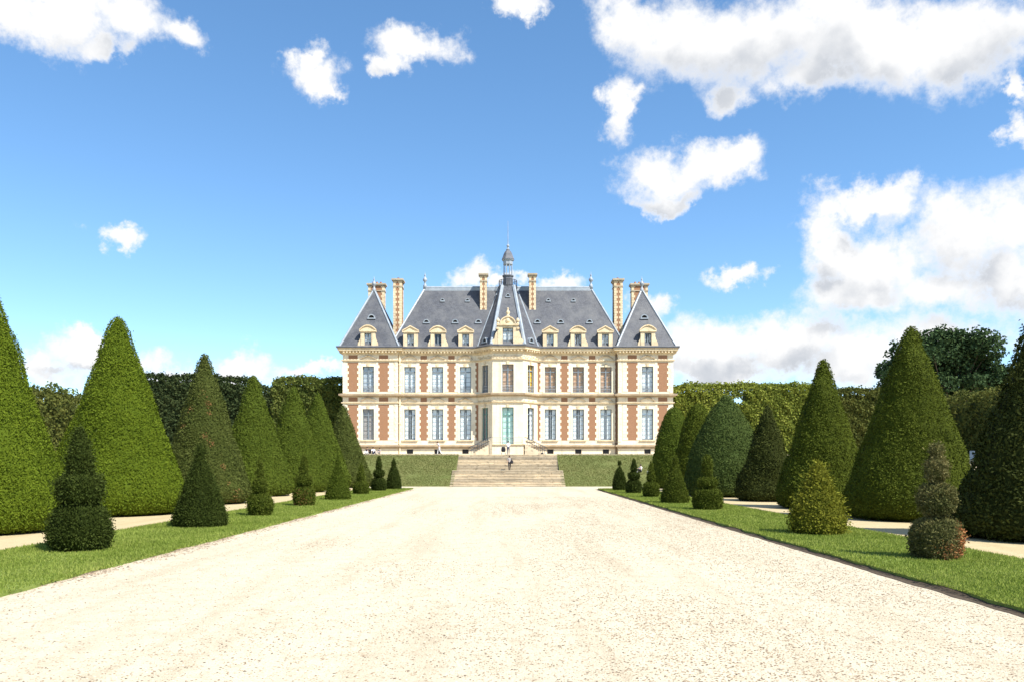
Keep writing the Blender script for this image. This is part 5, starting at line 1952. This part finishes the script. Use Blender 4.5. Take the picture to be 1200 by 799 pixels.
# on the landing of the garden stairs
person('person in grey top and dark trousers walking on the weathered stone stairs', (0.0, 91.15, 1.655), R(12), walk, ('cloth_grey', 'cloth_black', 'cloth_black'), 1.66, hair_len=0.10)
b = MB()
b.lathe((0.26, 91.02, 2.42), [(0.06, 0), (0.16, 0.06), (0.17, 0.25), (0.10, 0.38), (0.03, 0.42)], 8, sy=0.6)
b.tube([(0.24, 91.08, 2.8), (0.20, 91.10, 2.98), (0.14, 91.15, 3.06), (0.16, 91.25, 2.95)], 0.02, 5)
tag(b.build('shoulder_bag', 'cloth_black'), 'black shoulder bag carried by the person on the stairs', 'bag')
# on the terrace in front of the perron
person('person in white shirt and dark trousers standing by a pushchair before the perron', (-0.15, 101.6, Z_TERR), R(180), {'wr_l': (-0.20, -0.22, 1.02), 'ha_l': (-0.20, -0.31, 1.02), 'wr_r': (0.20, -0.22, 1.02), 'ha_r': (0.20, -0.31, 1.02)}, ('cloth_white', 'cloth_navy', 'cloth_black'), 1.74)
pc = empty('pushchair', (-0.75, 101.5, Z_TERR))
tag(pc, 'dark hooded pushchair on the terrace before the perron', 'pushchair')
b = MB()
b.lathe((0, 0, 0.38), [(0.14, 0), (0.26, 0.08), (0.28, 0.28), (0.26, 0.45), (0.16, 0.60), (0.04, 0.64)], 10)
b.build('hood', 'cloth_black', pc, True)
b = MB()
b.tube([(-0.2, 0.25, 0.12), (-0.2, -0.1, 0.55), (-0.2, -0.4, 0.98)], 0.018, 5)
b.tube([(0.2, 0.25, 0.12), (0.2, -0.1, 0.55), (0.2, -0.4, 0.98)], 0.018, 5)
b.tube([(-0.2, -0.4, 0.98), (0.2, -0.4, 0.98)], 0.018, 5)
b.tube([(-0.2, -0.3, 0.12), (-0.2, 0.05, 0.45)], 0.018, 5)
b.tube([(0.2, -0.3, 0.12), (0.2, 0.05, 0.45)], 0.018, 5)
b.build('frame', 'iron', pc)
for sx in (-1, 1):
    for yy in (-0.3, 0.25):
        b = MB()
        ring = [(sx * 0.24, yy + 0.10 * math.cos(t), 0.125 + 0.10 * math.sin(t)) for t in np.linspace(0, 2 * math.pi, 13)]
        b.tube(ring, 0.022, 6)
        b.tube([(sx * 0.24, yy, 0.03), (sx * 0.24, yy, 0.22)], 0.012, 4)
        b.tube([(sx * 0.24, yy - 0.1, 0.125), (sx * 0.24, yy + 0.1, 0.125)], 0.012, 4)
        b.build('wheel', 'cloth_black', pc)
# near the terrace edge by the window
person('person in white leaning forward, one arm out, on the terrace before a basement window', (-8.5, 99.2, Z_TERR), R(-70),
       dict(walk, chest=(0, -0.12, 1.24), neck=(0, -0.20, 1.39), skull=(0, -0.26, 1.48), crown=(0, -0.27, 1.57), sh_l=(-0.17, -0.16, 1.35), sh_r=(0.17, -0.16, 1.35), el_l=(-0.20, -0.38, 1.22), wr_l=(-0.18, -0.58, 1.28), ha_l=(-0.18, -0.67, 1.31)),
       ('cloth_white', 'cloth_white', 'cloth_black'), 1.66)
# sitting on the grass at the terrace edge
sit = {'pelvis': (0, 0, 0.13), 'belly': (0, 0.03, 0.26), 'chest': (0, 0.02, 0.46), 'neck': (0, -0.01, 0.63), 'skull': (0, -0.04, 0.73), 'crown': (0, -0.03, 0.82),
       'sh_l': (-0.17, 0.01, 0.58), 'el_l': (-0.24, -0.10, 0.38), 'wr_l': (-0.16, -0.30, 0.42), 'ha_l': (-0.13, -0.38, 0.44), 'sh_r': (0.17, 0.01, 0.58), 'el_r': (0.24, -0.10, 0.38), 'wr_r': (0.16, -0.30, 0.42), 'ha_r': (0.13, -0.38, 0.44),
       'hip_l': (-0.09, -0.04, 0.13), 'kn_l': (-0.13, -0.36, 0.42), 'an_l': (-0.12, -0.60, 0.08), 'to_l': (-0.12, -0.75, 0.04), 'hip_r': (0.09, -0.04, 0.13), 'kn_r': (0.13, -0.36, 0.42), 'an_r': (0.12, -0.60, 0.08), 'to_r': (0.12, -0.75, 0.04)}
person('person in black sitting at the top of the bank below the shuttered window', (-16.75, 96.6, Z_TERR + 0.01), R(-10), sit, ('cloth_black', 'cloth_white', 'cloth_black'), 1.68)
person('person in white sitting beside one in black at the top of the bank', (-16.1, 96.75, Z_TERR + 0.01), R(25), sit, ('cloth_white', 'cloth_navy', 'cloth_black'), 1.66)
person('person in grey sitting a little apart from two others at the bank top', (-15.35, 96.9, Z_TERR + 0.01), R(-35), sit, ('cloth_grey', 'cloth_grey', 'cloth_black'), 1.5)
bz = (Z_TERR + 0.03) * ((90.2 - Y_BANK) / (Y_TERR + 0.35 - Y_BANK)) ** 0.92
person('person in white top and black trousers sitting on the grass bank behind the topiary bushes', (14.45, 90.2, bz + 0.02), R(-55), sit, ('cloth_white', 'cloth_black', 'cloth_white'), 1.72)


def satchel(label, x, y, z, mat):
    b = MB()
    b.lathe((x, y, z), [(0.14, 0), (0.19, 0.05), (0.18, 0.20), (0.10, 0.29), (0.03, 0.31)], 8, sy=0.55)
    b.tube([(x - 0.08, y, z + 0.26), (x - 0.05, y, z + 0.38), (x + 0.05, y, z + 0.38), (x + 0.08, y, z + 0.26)], 0.015, 5)
    tag(b.build('bag', mat), label, 'bag')


satchel('white bag lying on the grass bank next to the seated person', 15.3, 90.0, bz - 0.08, 'cloth_white')
satchel('black bag on the terrace at the foot of the perron flight', 4.1, 102.8, Z_TERR, 'cloth_black')
